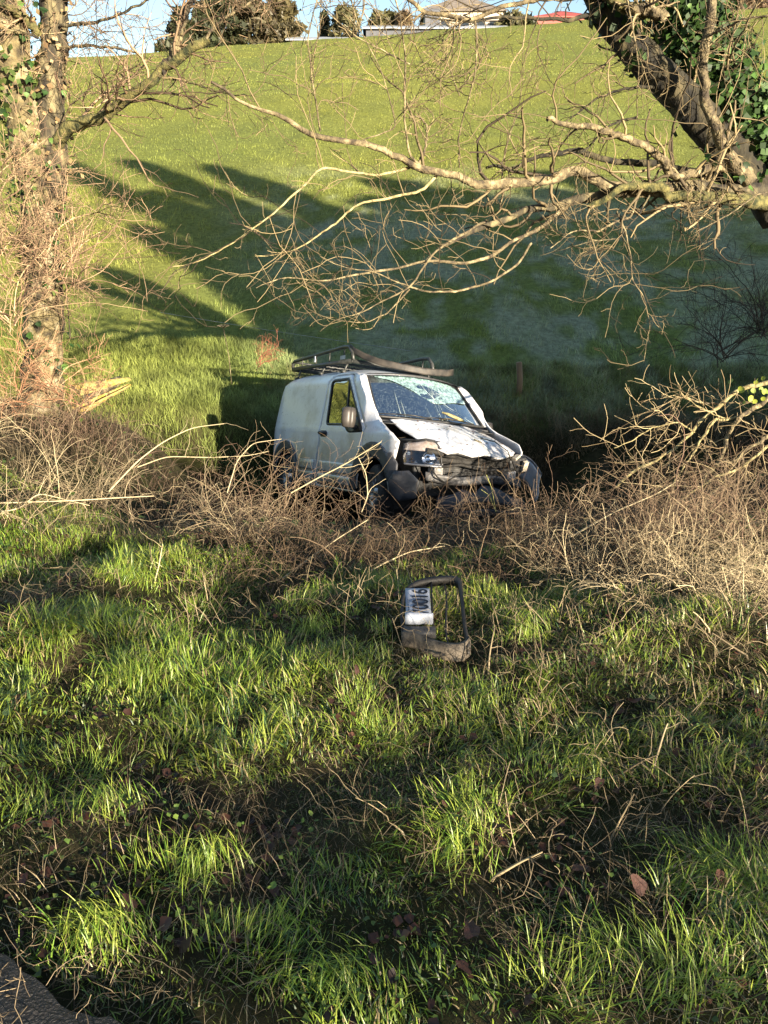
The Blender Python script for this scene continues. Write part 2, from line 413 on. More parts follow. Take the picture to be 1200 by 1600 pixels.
def foreground_grass():
    out = []
    x, y = scatter(350000, .6, 5.6, p=.78, margin=1.7)
    d = fbm(x, y, .45, 51) * .65 + fbm(x, y, .13, 52) * .35
    rightbare = sstep(.2, 1.4, x) * sstep(.9, 1.6, y) * (1 - sstep(4.4, 5.0, y))
    thr = .470 - .035 * (1 - sstep(-.6, .4, x)) + .075 * rightbare + .15 * sstep(3.4, 4.1, y) * sstep(-1.4, -.4, x) + .12 * sstep(4.2, 4.9, y)
    dip = np.exp(-((y - 3.45) / .22) ** 2) * (x < -.3) * .22
    keep = (rng.random(len(x)) < sstep(thr - .05 + dip, thr + .07 + dip, d)) & (y > road_edge(np.clip(x, -3, 3)) + .01 + .05 * rng.random(len(x)) - .16 * (fbm(x, y, .10, 60) > .52))
    x, y, d = x[keep], y[keep], d[keep]
    n = len(x)
    hn = fbm(x, y, .5, 53)
    h = (.025 + .115 * np.clip(hn - .32, 0, 1) * 2) * rng.uniform(.5, 1.35, n)
    h *= 1 + .5 * np.exp(-(((x + .95) / .45) ** 2 + ((y - 2.75) / .3) ** 2))
    h = np.where((x > .04) & (x < .42) & (y > 2.62) & (y < 3.25), np.minimum(h, .035), h)
    az = 2 * np.pi * (fbm(x, y, .22, 54) * 3.0) + rng.normal(0, .8, n)
    lean = np.clip(rng.normal(.72, .28, n), .05, 1.18)
    hue = fbm(x, y, .7, 55) + rng.normal(0, .15, n)
    g1 = np.array([.085, .175, .014]); g2 = np.array([.270, .305, .050]); g3 = np.array([.03, .07, .022])
    k = np.clip(hue, 0, 1)[:, None]
    col = g1 * (1 - k) + g2 * k
    m = (rng.random(n) < .25)[:, None]; col = np.where(m, g3, col)
    dry = (rng.random(n) < .10 + .17 * sstep(.2, 1.2, x))[:, None]
    col = np.where(dry, np.array([.30, .235, .12]), col) * rng.uniform(.75, 1.2, n)[:, None]
    out.append(blades(x, y, h, rng.uniform(.0020, .0054, n) * (1 + .10 * y), lean, col, 3, az=az))
    # short dark under-storey
    n = 330000; x, y = scatter(n, .6, 5.2, p=.80, margin=1.7); ok = y > road_edge(np.clip(x, -3, 3)) + .02; x, y = x[ok], y[ok]; n = len(x)
    k = rng.random(n)[:, None]; col = np.array([.022, .045, .009]) * (1 - k) + np.array([.115, .145, .028]) * k
    col = np.where(rng.random(n)[:, None] < .3, np.array([.16, .115, .06]), col)
    out.append(blades(x, y, rng.uniform(.012, .048, n) * (.5 + fbm(x, y, .18, 59)), rng.uniform(.002, .0045, n), rng.uniform(.4, 1.15, n), col, 1))
    # broad-bladed tussocks
    T = [(-1.15, 2.75), (-.8, 2.85), (-.55, 2.75), (-1.0, 2.6), (-.9, 1.9), (.25, 1.9), (.2, 1.7), (.55, 1.35), (.4, 1.25), (.75, 1.3), (-.6, 1.6), (-.35, 1.35), (-1.5, 4.0), (-1.2, 3.95), (-2.2, 3.9), (.45, 3.55), (.5, 3.7), (-.45, 3.3), (.95, 1.6), (-.1, 1.25), (-.95, 3.45), (.02, 2.3), (-2.0, 4.2)]
    T += [(rng.uniform(-2.6, 1.2), rng.uniform(1.2, 4.4)) for _ in range(60)]
    for (tx, ty) in T:
        m = 190
        x = tx + rng.normal(0, .07, m); y = ty + rng.normal(0, .06, m)
        a0 = rng.uniform(0, 6.28)
        h = rng.uniform(.045, .12, m) * np.where((x > .04) & (x < .42) & (y > 2.62) & (y < 3.25), .3, 1); az = np.arctan2(y - ty, x - tx) * .6 + a0 * .4 + rng.normal(0, .5, m)
        k = rng.random(m)[:, None]
        col = (g1 * (1 - k) + g2 * k) * rng.uniform(.9, 1.35, m)[:, None]
        ok = y > road_edge(x) + .03
        out.append(blades(x[ok], y[ok], h[ok], rng.uniform(.0022, .0045, ok.sum()), rng.uniform(.3, 1.1, ok.sum()), col[ok], 4, az=az[ok]))
    v, f, c = merge(out)
    return npmesh('verge_grass', v, f, M['grass'], c)
g = foreground_grass()
tag(g, 'uneven tufts of long bright green grass covering the near verge', 'grass', kind='stuff')

def litter():
    out = []
    n = 110000
    x, y = scatter(n, .7, 6.0, p=.82, margin=1.7)
    d = fbm(x, y, .6, 61) * .7 + rng.random(n) * .3 + .12 * sstep(0, 1.2, x) + .10 * sstep(3.4, 4.0, y)
    ok = (d > .50) & (y > road_edge(np.clip(x, -3, 3)) + .05); x, y = x[ok], y[ok]; n = len(x)
    h = rng.uniform(.02, .12, n) * (1 + .6 * (rng.random(n) < .1)); k = rng.random(n)[:, None] ** 1.6
    col = (np.array([.06, .04, .022]) * (1 - k) + np.array([.36, .28, .16]) * k)
    z = ground_z(x, y) + rng.uniform(0, .035, n)
    out.append(blades(x, y, h, rng.uniform(.0010, .0028, n), rng.uniform(.85, 1.15, n), col, 2, z=z, tipc=col))
    # bramble floor
    n = 60000
    x, y = scatter(n, 4.3, 9.5, p=.9, margin=2)
    h = rng.uniform(.05, .28, n); k = rng.random(n)[:, None] ** 1.5
    ok = ~((np.abs(x - .2) < 1.5) & (y > 7.6)); ok &= ~((y > 8.6) & (x > -3))
    x, y, h, k = x[ok], y[ok], h[ok], k[ok]; n = len(x)
    col = np.array([.022, .018, .011]) * (1 - k) + np.array([.12, .09, .05]) * k  # stalks darkened: shade under the canes put into the colour
    out.append(blades(x, y, h, rng.uniform(.002, .005, n), rng.uniform(.5, 1.1, n), col, 2, tipc=col))
    v, f, c = merge(out)
    return npmesh('dead_grass_litter', v, f, M['dry'], c)
tag(litter(), 'flattened straw and dead stalks lying between the verge grass and under the brambles', 'dead grass', kind='stuff')

def field_grass():
    out = []
    for (n, y0, y1, p, h0, h1, w0, seg) in ((150000, 12.0, 26, 1.2, .05, .17, .008, 2), (150000, 24, 50, 1.25, .07, .17, .022, 1), (100000, 48, 86, 1.2, .06, .13, .055, 1)):
        x, y = scatter(n, y0, y1, p=p, margin=2, frac=.60)
        d = fbm(x, y, .55, 71)
        keep = rng.random(n) < sstep(.28, .62, d) + .25; x, y, d = x[keep], y[keep], d[keep]; m = len(x)
        tf = .68 + .62 * sstep(.3, .7, fbm(x, y, .28, 74)) * sstep(.2, .7, fbm(x, y, 1.1, 75) + .2)
        if y0 > 20: tf = .78 + .4 * sstep(.3, .7, fbm(x, y, .45, 77))
        if y0 > 40: tf = .8 + .4 * fbm(x, y, 1.5, 76)
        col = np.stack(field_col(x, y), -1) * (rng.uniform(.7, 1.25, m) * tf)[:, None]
        frost = (rng.random(m) < .25)[:, None] & (y < 24)[:, None]
        h = rng.uniform(h0, h1, m) * ((.35 + .95 * sstep(.3, .7, fbm(x, y, .28, 74))) if y0 < 20 else .7)
        az = 2 * np.pi * fbm(x, y, 2.0, 72) * 1.5 + rng.normal(0, .8, m)
        out.append(blades(x, y, h, w0 * rng.uniform(.7, 1.5, m), rng.uniform(.2, .9, m), col, seg, az=az))
    # grassy near-left bank and far bank
    n = 45000
    x = rng.uniform(-9, -1.7, n); y = rng.uniform(11.0, 14.5, n)
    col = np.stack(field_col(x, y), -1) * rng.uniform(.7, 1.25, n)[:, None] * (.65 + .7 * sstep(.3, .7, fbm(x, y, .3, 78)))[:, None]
    out.append(blades(x, y, rng.uniform(.08, .28, n), rng.uniform(.005, .01, n), rng.uniform(.3, 1, n), col, 2))
    n = 40000
    x = rng.uniform(-1.7, 8, n); y = 11.3 + 2.2 * rng.random(n)
    k = rng.random(n)[:, None]
    kb = np.clip(k * .8 + .9 * (1 - sstep(11.6, 12.4, y))[:, None], 0, 1)
    tf = (.55 + 1.0 * sstep(.3, .7, fbm(x, y, .28, 74)))[:, None]
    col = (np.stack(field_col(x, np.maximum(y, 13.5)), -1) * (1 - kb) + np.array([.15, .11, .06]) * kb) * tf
    out.append(blades(x, y, rng.uniform(.08, .3, n), rng.uniform(.005, .01, n), rng.uniform(.4, 1.1, n), col, 2))
    v, f, c = merge(out)
    return npmesh('field_grass', v, f, M['fieldgrass'], c)
tag(field_grass(), 'pasture grass covering the hill, yellow green above and frosted in the shade below', 'grass', kind='stuff')

# ------------------------------------------------------------------ batches of tubes (canes, twigs)
def tubes(P, Rr, sides=4, col=None):
    """P (n,k,3) centre lines, Rr (n,k) radii."""
    P = np.asarray(P, float); n, k, _ = P.shape
    T = np.gradient(P, axis=1); T /= np.linalg.norm(T, axis=-1, keepdims=True) + 1e-9
    ref = np.where(np.abs(T[:, :1, 2:3]) > .8, np.array([1., 0, 0]), np.array([0, 0, 1.]))
    A = np.cross(T, np.broadcast_to(ref, T.shape)); A /= np.linalg.norm(A, axis=-1, keepdims=True) + 1e-9
    B = np.cross(T, A)
    V = np.zeros((n, k, sides, 3))
    for s in range(sides):
        q = 2 * np.pi * s / sides
        V[:, :, s] = P + (A * math.cos(q) + B * math.sin(q)) * Rr[..., None]
    i = np.arange(k - 1)[:, None] * sides; s = np.arange(sides)[None]
    q = np.stack([i + s, i + (s + 1) % sides, i + sides + (s + 1) % sides, i + sides + s], -1).reshape(-1, 4)
    F = (np.arange(n) * k * sides)[:, None, None] + q[None]
    c = None
    if col is not None: c = np.repeat(col, k * sides, axis=0)
    return V.reshape(-1, 3), F.reshape(-1, 4), c

def resample(pts, k):
    P = np.array([tuple(p) for p in pts], float)
    d = np.r_[0, np.cumsum(np.linalg.norm(np.diff(P, axis=0), axis=1))]
    # Catmull-like smoothing by dense cubic interpolation
    t = np.linspace(0, d[-1], k)
    out = np.stack([np.interp(t, d, P[:, j]) for j in range(3)], -1)
    for _ in range(2):
        out[1:-1] = .25 * out[:-2] + .5 * out[1:-1] + .25 * out[2:]
    return out

def grow(P, Rr, per, L, spread=.9, up=.25, wig=.18, rr=.5, k=7, t0=.15, depth=.6, rmin=.0012, curl=0, droop=0):
    """Side shoots from centre lines P: returns (n,k,3), (n,k)."""
    n, K, _ = P.shape
    idx = np.repeat(np.arange(n), per); m = len(idx)
    t = rng.uniform(t0, 1.0, m) * (K - 1.001); i0 = t.astype(int); f = (t - i0)[:, None]
    p0 = P[idx, i0] * (1 - f) + P[idx, i0 + 1] * f
    tg = P[idx, i0 + 1] - P[idx, i0]; tg /= np.linalg.norm(tg, axis=1, keepdims=True) + 1e-9
    r0 = Rr[idx, i0] * rr
    rd = rng.normal(0, 1, (m, 3)); rd -= tg * (rd * tg).sum(1, keepdims=True); rd /= np.linalg.norm(rd, axis=1, keepdims=True) + 1e-9
    d = tg * rng.uniform(.4, 1.1, (m, 1)) + rd * spread + np.array([0, 0, up]); d[:, 1] *= depth
    d /= np.linalg.norm(d, axis=1, keepdims=True)
    plen = np.linalg.norm(np.diff(P, axis=1), axis=-1).sum(1)[idx]
    ln = rng.uniform(L[0], L[1], m) * np.clip(plen / (L[1] * 1.5), .45, 1.3)
    out = np.zeros((m, k, 3)); out[:, 0] = p0; cur = p0.copy()
    for j in range(1, k):
        d = d + rng.normal(0, wig, (m, 3)) + np.array([0, 0, .04 * up - droop]); d /= np.linalg.norm(d, axis=1, keepdims=True)
        cur = cur + d * (ln / (k - 1))[:, None]; out[:, j] = cur
    tp = np.linspace(1, .35, k)[None]
    return out, np.maximum(r0[:, None] * tp, rmin)

def vary(n, c1, c2, amp=.25):
    k = rng.random(n)[:, None]
    amp = amp + .15
    return (np.array(c1) * (1 - k) + np.array(c2) * k) * rng.uniform(1 - amp, 1 + amp, n)[:, None]

def mains(specs, k=26):
    P, Rr = [], []
    for pts, r0, r1 in specs:
        P.append(resample([at(*q) for q in pts], k)); Rr.append(np.linspace(r0, r1, k))
    P = np.array(P); Rr = np.array(Rr)
    P += np.cumsum(rng.normal(0, .006, P.shape), axis=1) * .6
    return P, Rr

# ------------------------------------------------------------------ dead brambles
def bramble(cx, cy, rx, ry, n, h, name, label, c1, c2, lenr=(.5, 1.3), dirx=0, bend=1.0):
    x = cx + rx * rng.uniform(-1, 1, int(n * 2.2)); y = cy + ry * rng.uniform(-1, 1, int(n * 2.2))
    ok_ = fbm(x, y, .42, 95, 2) > .465; x, y = x[ok_][:n], y[ok_][:n]; n = len(x)
    z = ground_z(x, y); k = 12
    P = np.zeros((n, k, 3)); cur = np.stack([x, y, z - .02], -1); P[:, 0] = cur
    az = rng.uniform(0, 2 * np.pi, n)
    d = np.stack([np.cos(az) * rng.uniform(.15, 1.0, n) + dirx, np.sin(az) * .5, rng.uniform(.35, 1.3, n)], -1)
    d /= np.linalg.norm(d, axis=1, keepdims=True)
    ln = rng.uniform(*lenr, n) * h
    g = rng.uniform(.03, .22, n)
    for j in range(1, k):
        d = d + rng.normal(0, .10 * bend, (n, 3)); d[:, 2] -= g * (j / k) * 1.5 * bend; d /= np.linalg.norm(d, axis=1, keepdims=True)
        cur = cur + d * (ln / (k - 1))[:, None]
        lim = ground_z(cur[:, 0], cur[:, 1]) + .015; lowm = cur[:, 2] < lim
        cur[:, 2] = np.maximum(cur[:, 2], lim); P[:, j] = cur
    n_ = n; r = (rng.uniform(.0010, .0030, n) + (rng.random(n) < .07) * .003)[:, None] * np.linspace(1, .45, k)[None]
    S1, r1 = grow(P, r, 2, (.12, .45), spread=1.0, up=.1, wig=.35, rr=.6, k=7, t0=.3, depth=1, rmin=.0009, droop=.05)
    S2, r2 = grow(S1, r1, 1, (.06, .2), spread=1.0, up=.1, wig=.45, rr=.7, k=5, t0=.3, depth=1, rmin=.0008)
    out = []
    for p, q, s, f in ((P, r, 3, 1), (S1, r1, 3, 1), (S2, r2, 3, .9)):
        c = vary(len(p), c1, c2); v, fc, c = tubes(p, q, s, c * f); out.append((v, fc, c))
    v, f, c = merge(out)
    o = npmesh(name, v, f, M['twig'], c)
    tag(o, label, 'brambles', kind='stuff')
    return o
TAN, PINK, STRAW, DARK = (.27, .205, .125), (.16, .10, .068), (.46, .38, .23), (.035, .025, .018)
bramble(-2.7, 5.4, 1.4, .6, 330, .62, 'dead_brambles', 'tangle of pale dry bramble canes below the ivy covered left tree', TAN, STRAW, dirx=.3)
bramble(-1.25, 5.2, .8, .45, 150, .75, 'dead_brambles', 'thin curling dry canes in front of the side of the van', TAN, PINK)
bramble(-.35, 5.0, .9, .4, 120, .5, 'dead_brambles', 'low reddish canes in front of the van front wheel', PINK, TAN)
bramble(.55, 5.0, .75, .4, 120, .5, 'dead_brambles', 'dry stems tangled in front of the van bumper', PINK, TAN)
bramble(1.7, 4.7, .6, .5, 300, .50, 'dead_brambles', 'dense thicket of pink brown canes to the right of the van', PINK, TAN)
bramble(2.7, 4.8, .9, .6, 270, .58, 'dead_brambles', 'thicket of tall curving canes at the right edge of the verge', PINK, TAN)
bramble(1.5, 3.75, .7, .5, 300, .40, 'dead_brambles', 'flattened straw coloured stems below the right hand thicket', TAN, STRAW, (.4, 1.2), -.3)
bramble(-3.9, 6.9, 1.2, .7, 300, .5, 'dead_brambles', 'reddish undergrowth round the foot of the left tree', PINK, TAN)
bramble(-1.9, 4.45, 1.1, .3, 160, .5, 'dead_brambles', 'sparse bent stems lying on the left verge', TAN, STRAW)
bramble(0.3, 4.2, 1.5, .5, 620, .34, 'dead_brambles', 'low mat of dark broken stems along the top of the bank', DARK, (.16, .11, .065))  # dark canes: shade along the bank top put into their colour
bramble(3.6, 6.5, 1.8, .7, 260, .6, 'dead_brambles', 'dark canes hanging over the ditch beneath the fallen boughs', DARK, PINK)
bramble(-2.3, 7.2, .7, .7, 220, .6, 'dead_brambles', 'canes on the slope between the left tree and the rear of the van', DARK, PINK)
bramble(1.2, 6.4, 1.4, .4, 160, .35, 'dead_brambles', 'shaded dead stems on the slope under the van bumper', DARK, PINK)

bramble(2.2, 3.6, .7, .5, 150, .42, 'dead_brambles', 'loose pale stems spilling down the verge at the right edge', TAN, STRAW, (.4, 1.2), -.3)
bramble(1.0, 2.5, 1.0, .9, 230, .20, 'dead_stems', 'short broken straw stems lying among the grass of the right near verge', (.09, .065, .04), (.34, .27, .16), (.4, 1.1), 0, .25)
bramble(-1.2, 3.5, 1.6, .5, 110, .22, 'dead_stems', 'few broken straw stems lying on the upper left verge', (.09, .065, .04), (.34, .27, .16), (.4, 1.1), 0, .25)
bramble(-.75, 1.2, .35, .14, 22, .08, 'dead_stems', 'bits of straw and twig lying over the edge of the asphalt', (.06, .045, .03), TAN, (.5, 1.2), 0, .3)
# long single canes one can follow
def cane(pts, r, label, colr=STRAW, name='dead_cane', cat='cane', group='long dead canes over the brambles'):
    P = resample([Vector(p) for p in pts], 22)[None]; rr = np.linspace(r, r * .5, 22)[None]
    S1, r1 = grow(P, rr, 5, (.08, .3), rr=.6, depth=1, wig=.3)
    v, f, c = merge([tubes(P, rr, 5, np.array([colr])), tubes(S1, r1, 3, vary(len(S1), colr, TAN))])
    o = npmesh(name, v, f, M['twig'], c); tag(o, label, cat, group); return o
def Y(*q): return [at(a, b, c) for a, b, c in q]
cane(Y((395, 775, 5.2), (450, 725, 5.3), (520, 685, 5.4), (560, 665, 5.4), (620, 643, 5.4), (690, 655, 5.3)), .006, 'pale cane arching high over the brambles left of the van rear') if False else None
cane(Y((170, 768, 5.0), (215, 720, 5.1), (255, 690, 5.2), (300, 668, 5.3), (350, 662, 5.3)), .0055, 'pale arching cane above the brambles left of the van')
cane(Y((215, 730, 5.2), (260, 713, 5.2), (330, 715, 5.2), (390, 712, 5.3), (420, 705, 5.3)), .0045, 'straight cane lying level toward the van rear wheel')
cane(Y((355, 770, 5.0), (370, 720, 5.1), (395, 692, 5.2), (440, 686, 5.2)), .0045, 'bent cane whose tip crosses the rear edge of the van')
cane(Y((0, 786, 4.6), (60, 784, 4.6), (120, 782, 4.6), (180, 778, 4.7), (240, 775, 4.8)), .0055, 'thick straw coloured cane lying flat at the left edge above the grass')
cane(Y((0, 800, 4.4), (30, 795, 4.5), (60, 770, 4.6), (140, 790, 4.6)), .005, 'crooked cane crossing the flat one at the left edge')
cane(Y((440, 905, 3.9), (490, 868, 4.1), (530, 840, 4.3), (575, 812, 4.5)), .005, 'slanting cane below the van front wheel')
cane(Y((555, 905, 3.9), (600, 880, 4.0), (640, 862, 4.1), (695, 853, 4.2)), .005, 'cane slanting up behind the detached grille')
cane(Y((455, 770, 5.0), (500, 745, 5.0), (540, 725, 5.0), (580, 700, 5.0), (596, 690, 5.0)), .005, 'branched grey twig standing in front of the van door')
cane(Y((565, 800, 5.2), (575, 775, 5.2), (572, 740, 5.2), (560, 715, 5.2)), .005, 'upright hooked cane in front of the van front wheel')
cane(Y((1000, 1190, 2.55), (1060, 1165, 2.6), (1125, 1138, 2.65)), .006, 'pale broken stick lying on the right verge', STRAW, 'fallen_stick', 'stick', 'sticks lying on the verge')
cane(Y((1085, 1112, 2.75), (1112, 1130, 2.7), (1130, 1150, 2.62), (1136, 1175, 2.55)), .004, 'thin forked stick crossing the pale one on the right verge', TAN, 'fallen_stick', 'stick', 'sticks lying on the verge')
cane(Y((810, 1075, 2.9), (850, 1045, 2.95), (880, 1010, 3.1), (895, 975, 3.3)), .005, 'brown twig curving up right of the detached grille', TAN, 'fallen_stick', 'stick', 'sticks lying on the verge')
cane(Y((120, 990, 3.3), (165, 975, 3.3), (230, 950, 3.4)), .005, 'mossy stick in the dip of the left verge', STRAW, 'fallen_stick', 'stick', 'sticks lying on the verge')
cane(Y((240, 915, 3.7), (248, 885, 3.7), (254, 850, 3.7)), .005, 'short upright broken stem on the left verge', STRAW, 'fallen_stick', 'stick', 'sticks lying on the verge')
cane(Y((890, 840, 4.4), (960, 800, 4.6), (1030, 770, 4.8), (1060, 750, 4.9)), .006, 'straight pale cane leaning through the right thicket')
cane(Y((1060, 770, 4.8), (1055, 740, 4.9), (1068, 712, 4.9), (1070, 670, 5.0), (1050, 645, 5.0), (1030, 650, 5.0)), .005, 'tall red cane with a hooked top in the right thicket', PINK)
cane(Y((700, 1260, 2.3), (745, 1215, 2.35), (790, 1180, 2.45)), .003, 'thin straw lying across brown leaves in the near right verge', STRAW, 'fallen_stick', 'stick', 'sticks lying on the verge')
cane(Y((880, 1330, 2.05), (930, 1355, 2.0), (985, 1345, 2.0), (1050, 1310, 2.1)), .003, 'long bent straw low on the right verge', STRAW, 'fallen_stick', 'stick', 'sticks lying on the verge')
cane(Y((905, 1320, 2.1), (865, 1340, 2.05), (990, 1325, 2.1)), .0025, 'pair of straws meeting low on the right verge', STRAW, 'fallen_stick', 'stick', 'sticks lying on the verge') if False else None

# ------------------------------------------------------------------ the van
VAN = empty('crashed_van', (-0.0547, 9.5274, -2.1683))
VAN.rotation_euler = (-0.21903118, -0.22966628, -1.05780662)
tag(VAN, 'crashed white panel van standing nose up in the ditch with smashed front and roof rack', 'van')

def Lc(s, y, z): return Vector((2.14 - s, y, z))

def pip(P, poly):
    x, y = P[:, 0], P[:, 1]; ins = np.zeros(len(P), bool); n = len(poly); j = n - 1
    for i in range(n):
        xi, yi = poly[i]; xj, yj = poly[j]
        c = ((yi > y) != (yj > y)) & (x < (xj - xi) * (y - yi) / ((yj - yi) or 1e-12) + xi)
        ins ^= c; j = i
    return ins

def dense(poly, h, closed=True):
    out = []; n = len(poly)
    for i in range(n if closed else n - 1):
        a, b = Vector(poly[i]), Vector(poly[(i + 1) % n]); m = max(1, int((b - a).length / h))
        for k in range(m): out.append(tuple(a.lerp(b, k / m)))
    if not closed: out.append(tuple(poly[-1]))
    return out

def rounded(poly, r, n=4):
    out = []; N = len(poly)
    for i in range(N):
        p0, p, p1 = Vector(poly[i - 1]), Vector(poly[i]), Vector(poly[(i + 1) % N])
        a = (p0 - p); b = (p1 - p); rr = min(r, a.length * .45, b.length * .45)
        A = p + a.normalized() * rr; B = p + b.normalized() * rr
        for k in range(n + 1):
            t = k / n; out.append(tuple(A * (1 - t) ** 2 + p * 2 * t * (1 - t) + B * t * t))
    return out

def patch(name, outline, fn, mat, parent, holes=(), h=.05, thick=.006, flip=False, smooth=True):
    """A curved sheet: a 2-D outline with holes, triangulated and mapped to 3-D by fn."""
    loops = [dense(outline, h)] + [dense(q, h) for q in holes]
    V, E_ = [], []
    for lp in loops:
        b = len(V); V += [Vector(p) for p in lp]; E_ += [(b + i, b + (i + 1) % len(lp)) for i in range(len(lp))]
    B = np.array([tuple(v) for v in V]); mn, mx = B.min(0), B.max(0)
    gx, gy = np.meshgrid(np.arange(mn[0] + h / 2, mx[0], h), np.arange(mn[1] + h / 2, mx[1], h))
    G = np.stack([gx.ravel(), gy.ravel()], -1)
    ok = pip(G, loops[0])
    for q in loops[1:]: ok &= ~pip(G, q)
    G = G[ok]
    if len(G):
        dmin = np.min(np.linalg.norm(G[:, None] - B[None], axis=-1), axis=1); G = G[dmin > h * .4]
        V += [Vector(p) for p in G]
    vo, eo, fo, *_ = delaunay_2d_cdt(V, E_, [], 0, 1e-6)
    P2 = np.array([tuple(v) for v in vo]); F = np.array([f for f in fo if len(f) == 3])
    cc = P2[F].mean(1); ok = pip(cc, loops[0])
    for q in loops[1:]: ok &= ~pip(cc, q)
    F = F[ok]
    if flip: F = F[:, ::-1]
    V3 = [tuple(fn(p[0], p[1])) for p in P2]
    o = npmesh(name, V3, F, mat, smooth=smooth, parent=parent)
    if thick:
        m = o.modifiers.new('t', 'SOLIDIFY'); m.thickness = thick; m.offset = -1
    return o

def wy(s, z):
    """Half width of the body at station s (from the nose) and height z."""
    y = .88 - .15 * max(0, z - 1.0) - 1.6 * max(0, z - 1.60) ** 1.5 - .10 * max(0, .45 - z)
    y -= .50 * max(0, .50 - s) ** 1.6 * 1.3
    if s < 1.15: y -= 1.0 * max(0, z - .88) ** 2 * min(1, (1.15 - s) / .3)
    y -= .45 * max(0, s - 3.78) ** 1.8
    y += .008 * math.exp(-((z - .98) / .03) ** 2)
    return y

def side(sg, off=0.0):
    return lambda s, z: Lc(s, sg * (wy(s, z) + off), z)

def arc(c, r, a0, a1, n=14):
    return [(c[0] + r * math.cos(R_(a0 + (a1 - a0) * k / n)), c[1] + r * math.sin(R_(a0 + (a1 - a0) * k / n))) for k in range(n + 1)]

FW, RW = .80, 3.46
DOOR = rounded([(1.17, .30), (1.13, .66), (1.10, .97), (1.07, 1.03), (1.20, 1.17), (1.70, 1.675), (1.80, 1.70), (2.26, 1.70), (2.34, 1.64), (2.31, 1.05), (2.33, .80), (2.36, .42), (2.32, .30)], .06)
WINDOW = rounded([(2.14, 1.07), (2.24, 1.63), (1.80, 1.635), (1.72, 1.59), (1.12, 1.00), (1.46, .985), (1.62, 1.07)], .05)
TOP = [(1.50, 1.665), (1.62, 1.70), (1.80, 1.725), (2.10, 1.74), (2.8, 1.75), (3.4, 1.74), (3.75, 1.70), (3.90, 1.62), (3.98, 1.48)]
REAR = [(3.98, 1.48), (4.02, 1.2), (4.04, .95), (4.05, .6), (4.03, .34)]

def shrink(poly, d):
    c = Vector((sum(p[0] for p in poly) / len(poly), sum(p[1] for p in poly) / len(poly)))
    out = []
    n = len(poly)
    area = sum(poly[i - 1][0] * poly[i][1] - poly[i][0] * poly[i - 1][1] for i in range(n))
    sg = 1 if area > 0 else -1
    for i in range(n):
        a = Vector(poly[i - 1]); b = Vector(poly[(i + 1) % n]); t = (b - a)
        if t.length < 1e-9: out.append(poly[i]); continue
        t.normalize(); nn = Vector((-t.y, t.x)) * sg; out.append(tuple(Vector(poly[i]) + nn * d))
    return out

def body_side(sg):
    ol = [(.36, .48), (.38, .62), (.34, .74), (.31, .90), (.42, .985), (.60, 1.05), (.78, 1.11), (.92, 1.18)] + TOP + REAR[1:] + \
        [(3.86, .31)] + arc((RW, .33), .37, 0, 180)[0:] + [(3.06, .27), (2.0, .25), (1.20, .27)] + arc((FW, .33), .38, 0, 180)[0:] + [(.40, .40)]
    patch('body_side', ol, side(sg), M['paint'], VAN, holes=[shrink(DOOR, -.010)], h=.045, thick=.012, flip=sg < 0)
for sg in (-1, 1): body_side(sg)

def front_door(sg):
    d = patch('door', DOOR, side(sg, .001), M['paint'], VAN, holes=[WINDOW], h=.045, thick=.02, flip=sg < 0)
    d['label'] = 'white cab door with stepped window line'
    patch('window_seal', shrink(WINDOW, -.018), side(sg, .004), M['black'], d, holes=[shrink(WINDOW, .012)], h=.03, thick=.012, flip=sg < 0)
    patch('window', WINDOW, side(sg, -.010), M['door_glass'], d, h=.08, thick=0, flip=sg < 0)
    # divider bar between window and quarter light
    patch('divider', [(1.555, 1.03), (1.58, 1.03), (1.76, 1.62), (1.735, 1.62)], side(sg, .002), M['black'], d, h=.04, thick=.02, flip=sg < 0)
    # black corner under the mirror
    patch('mirror_base', rounded([(1.085, .985), (1.46, .97), (1.62, 1.06), (1.50, 1.10), (1.30, 1.16), (1.10, 1.0)], .02), side(sg, .006), M['black'], d, h=.04, thick=.015, flip=sg < 0)
    # handle: dark recess and grip
    h = patch('handle_recess', rounded([(2.08, .905), (2.28, .905), (2.28, .985), (2.08, .985)], .035), side(sg, .004), M['black'], d, h=.03, thick=.004, flip=sg < 0)
    m = MB(); ys = sg * (wy(2.18, .95) + .02)
    m.tube([Lc(2.08, ys - sg * .015, .95), Lc(2.12, ys + sg * .01, .955), (Lc(2.26, ys + sg * .01, .955)), Lc(2.30, ys - sg * .015, .95)], .02, 8)
    m.build('handle', M['black'], d)
    patch('rubbing_strip', rounded([(1.22, .47), (2.28, .47), (2.27, .60), (1.21, .60)], .02), side(sg, .012), M['paint'], d, h=.04, thick=.012, flip=sg < 0)
    patch('rubbing_strip', rounded([(1.22, .33), (2.26, .33), (2.27, .44), (1.22, .44)], .02), side(sg, .012), M['paint'], d, h=.04, thick=.012, flip=sg < 0)
for sg in (-1, 1): front_door(sg)

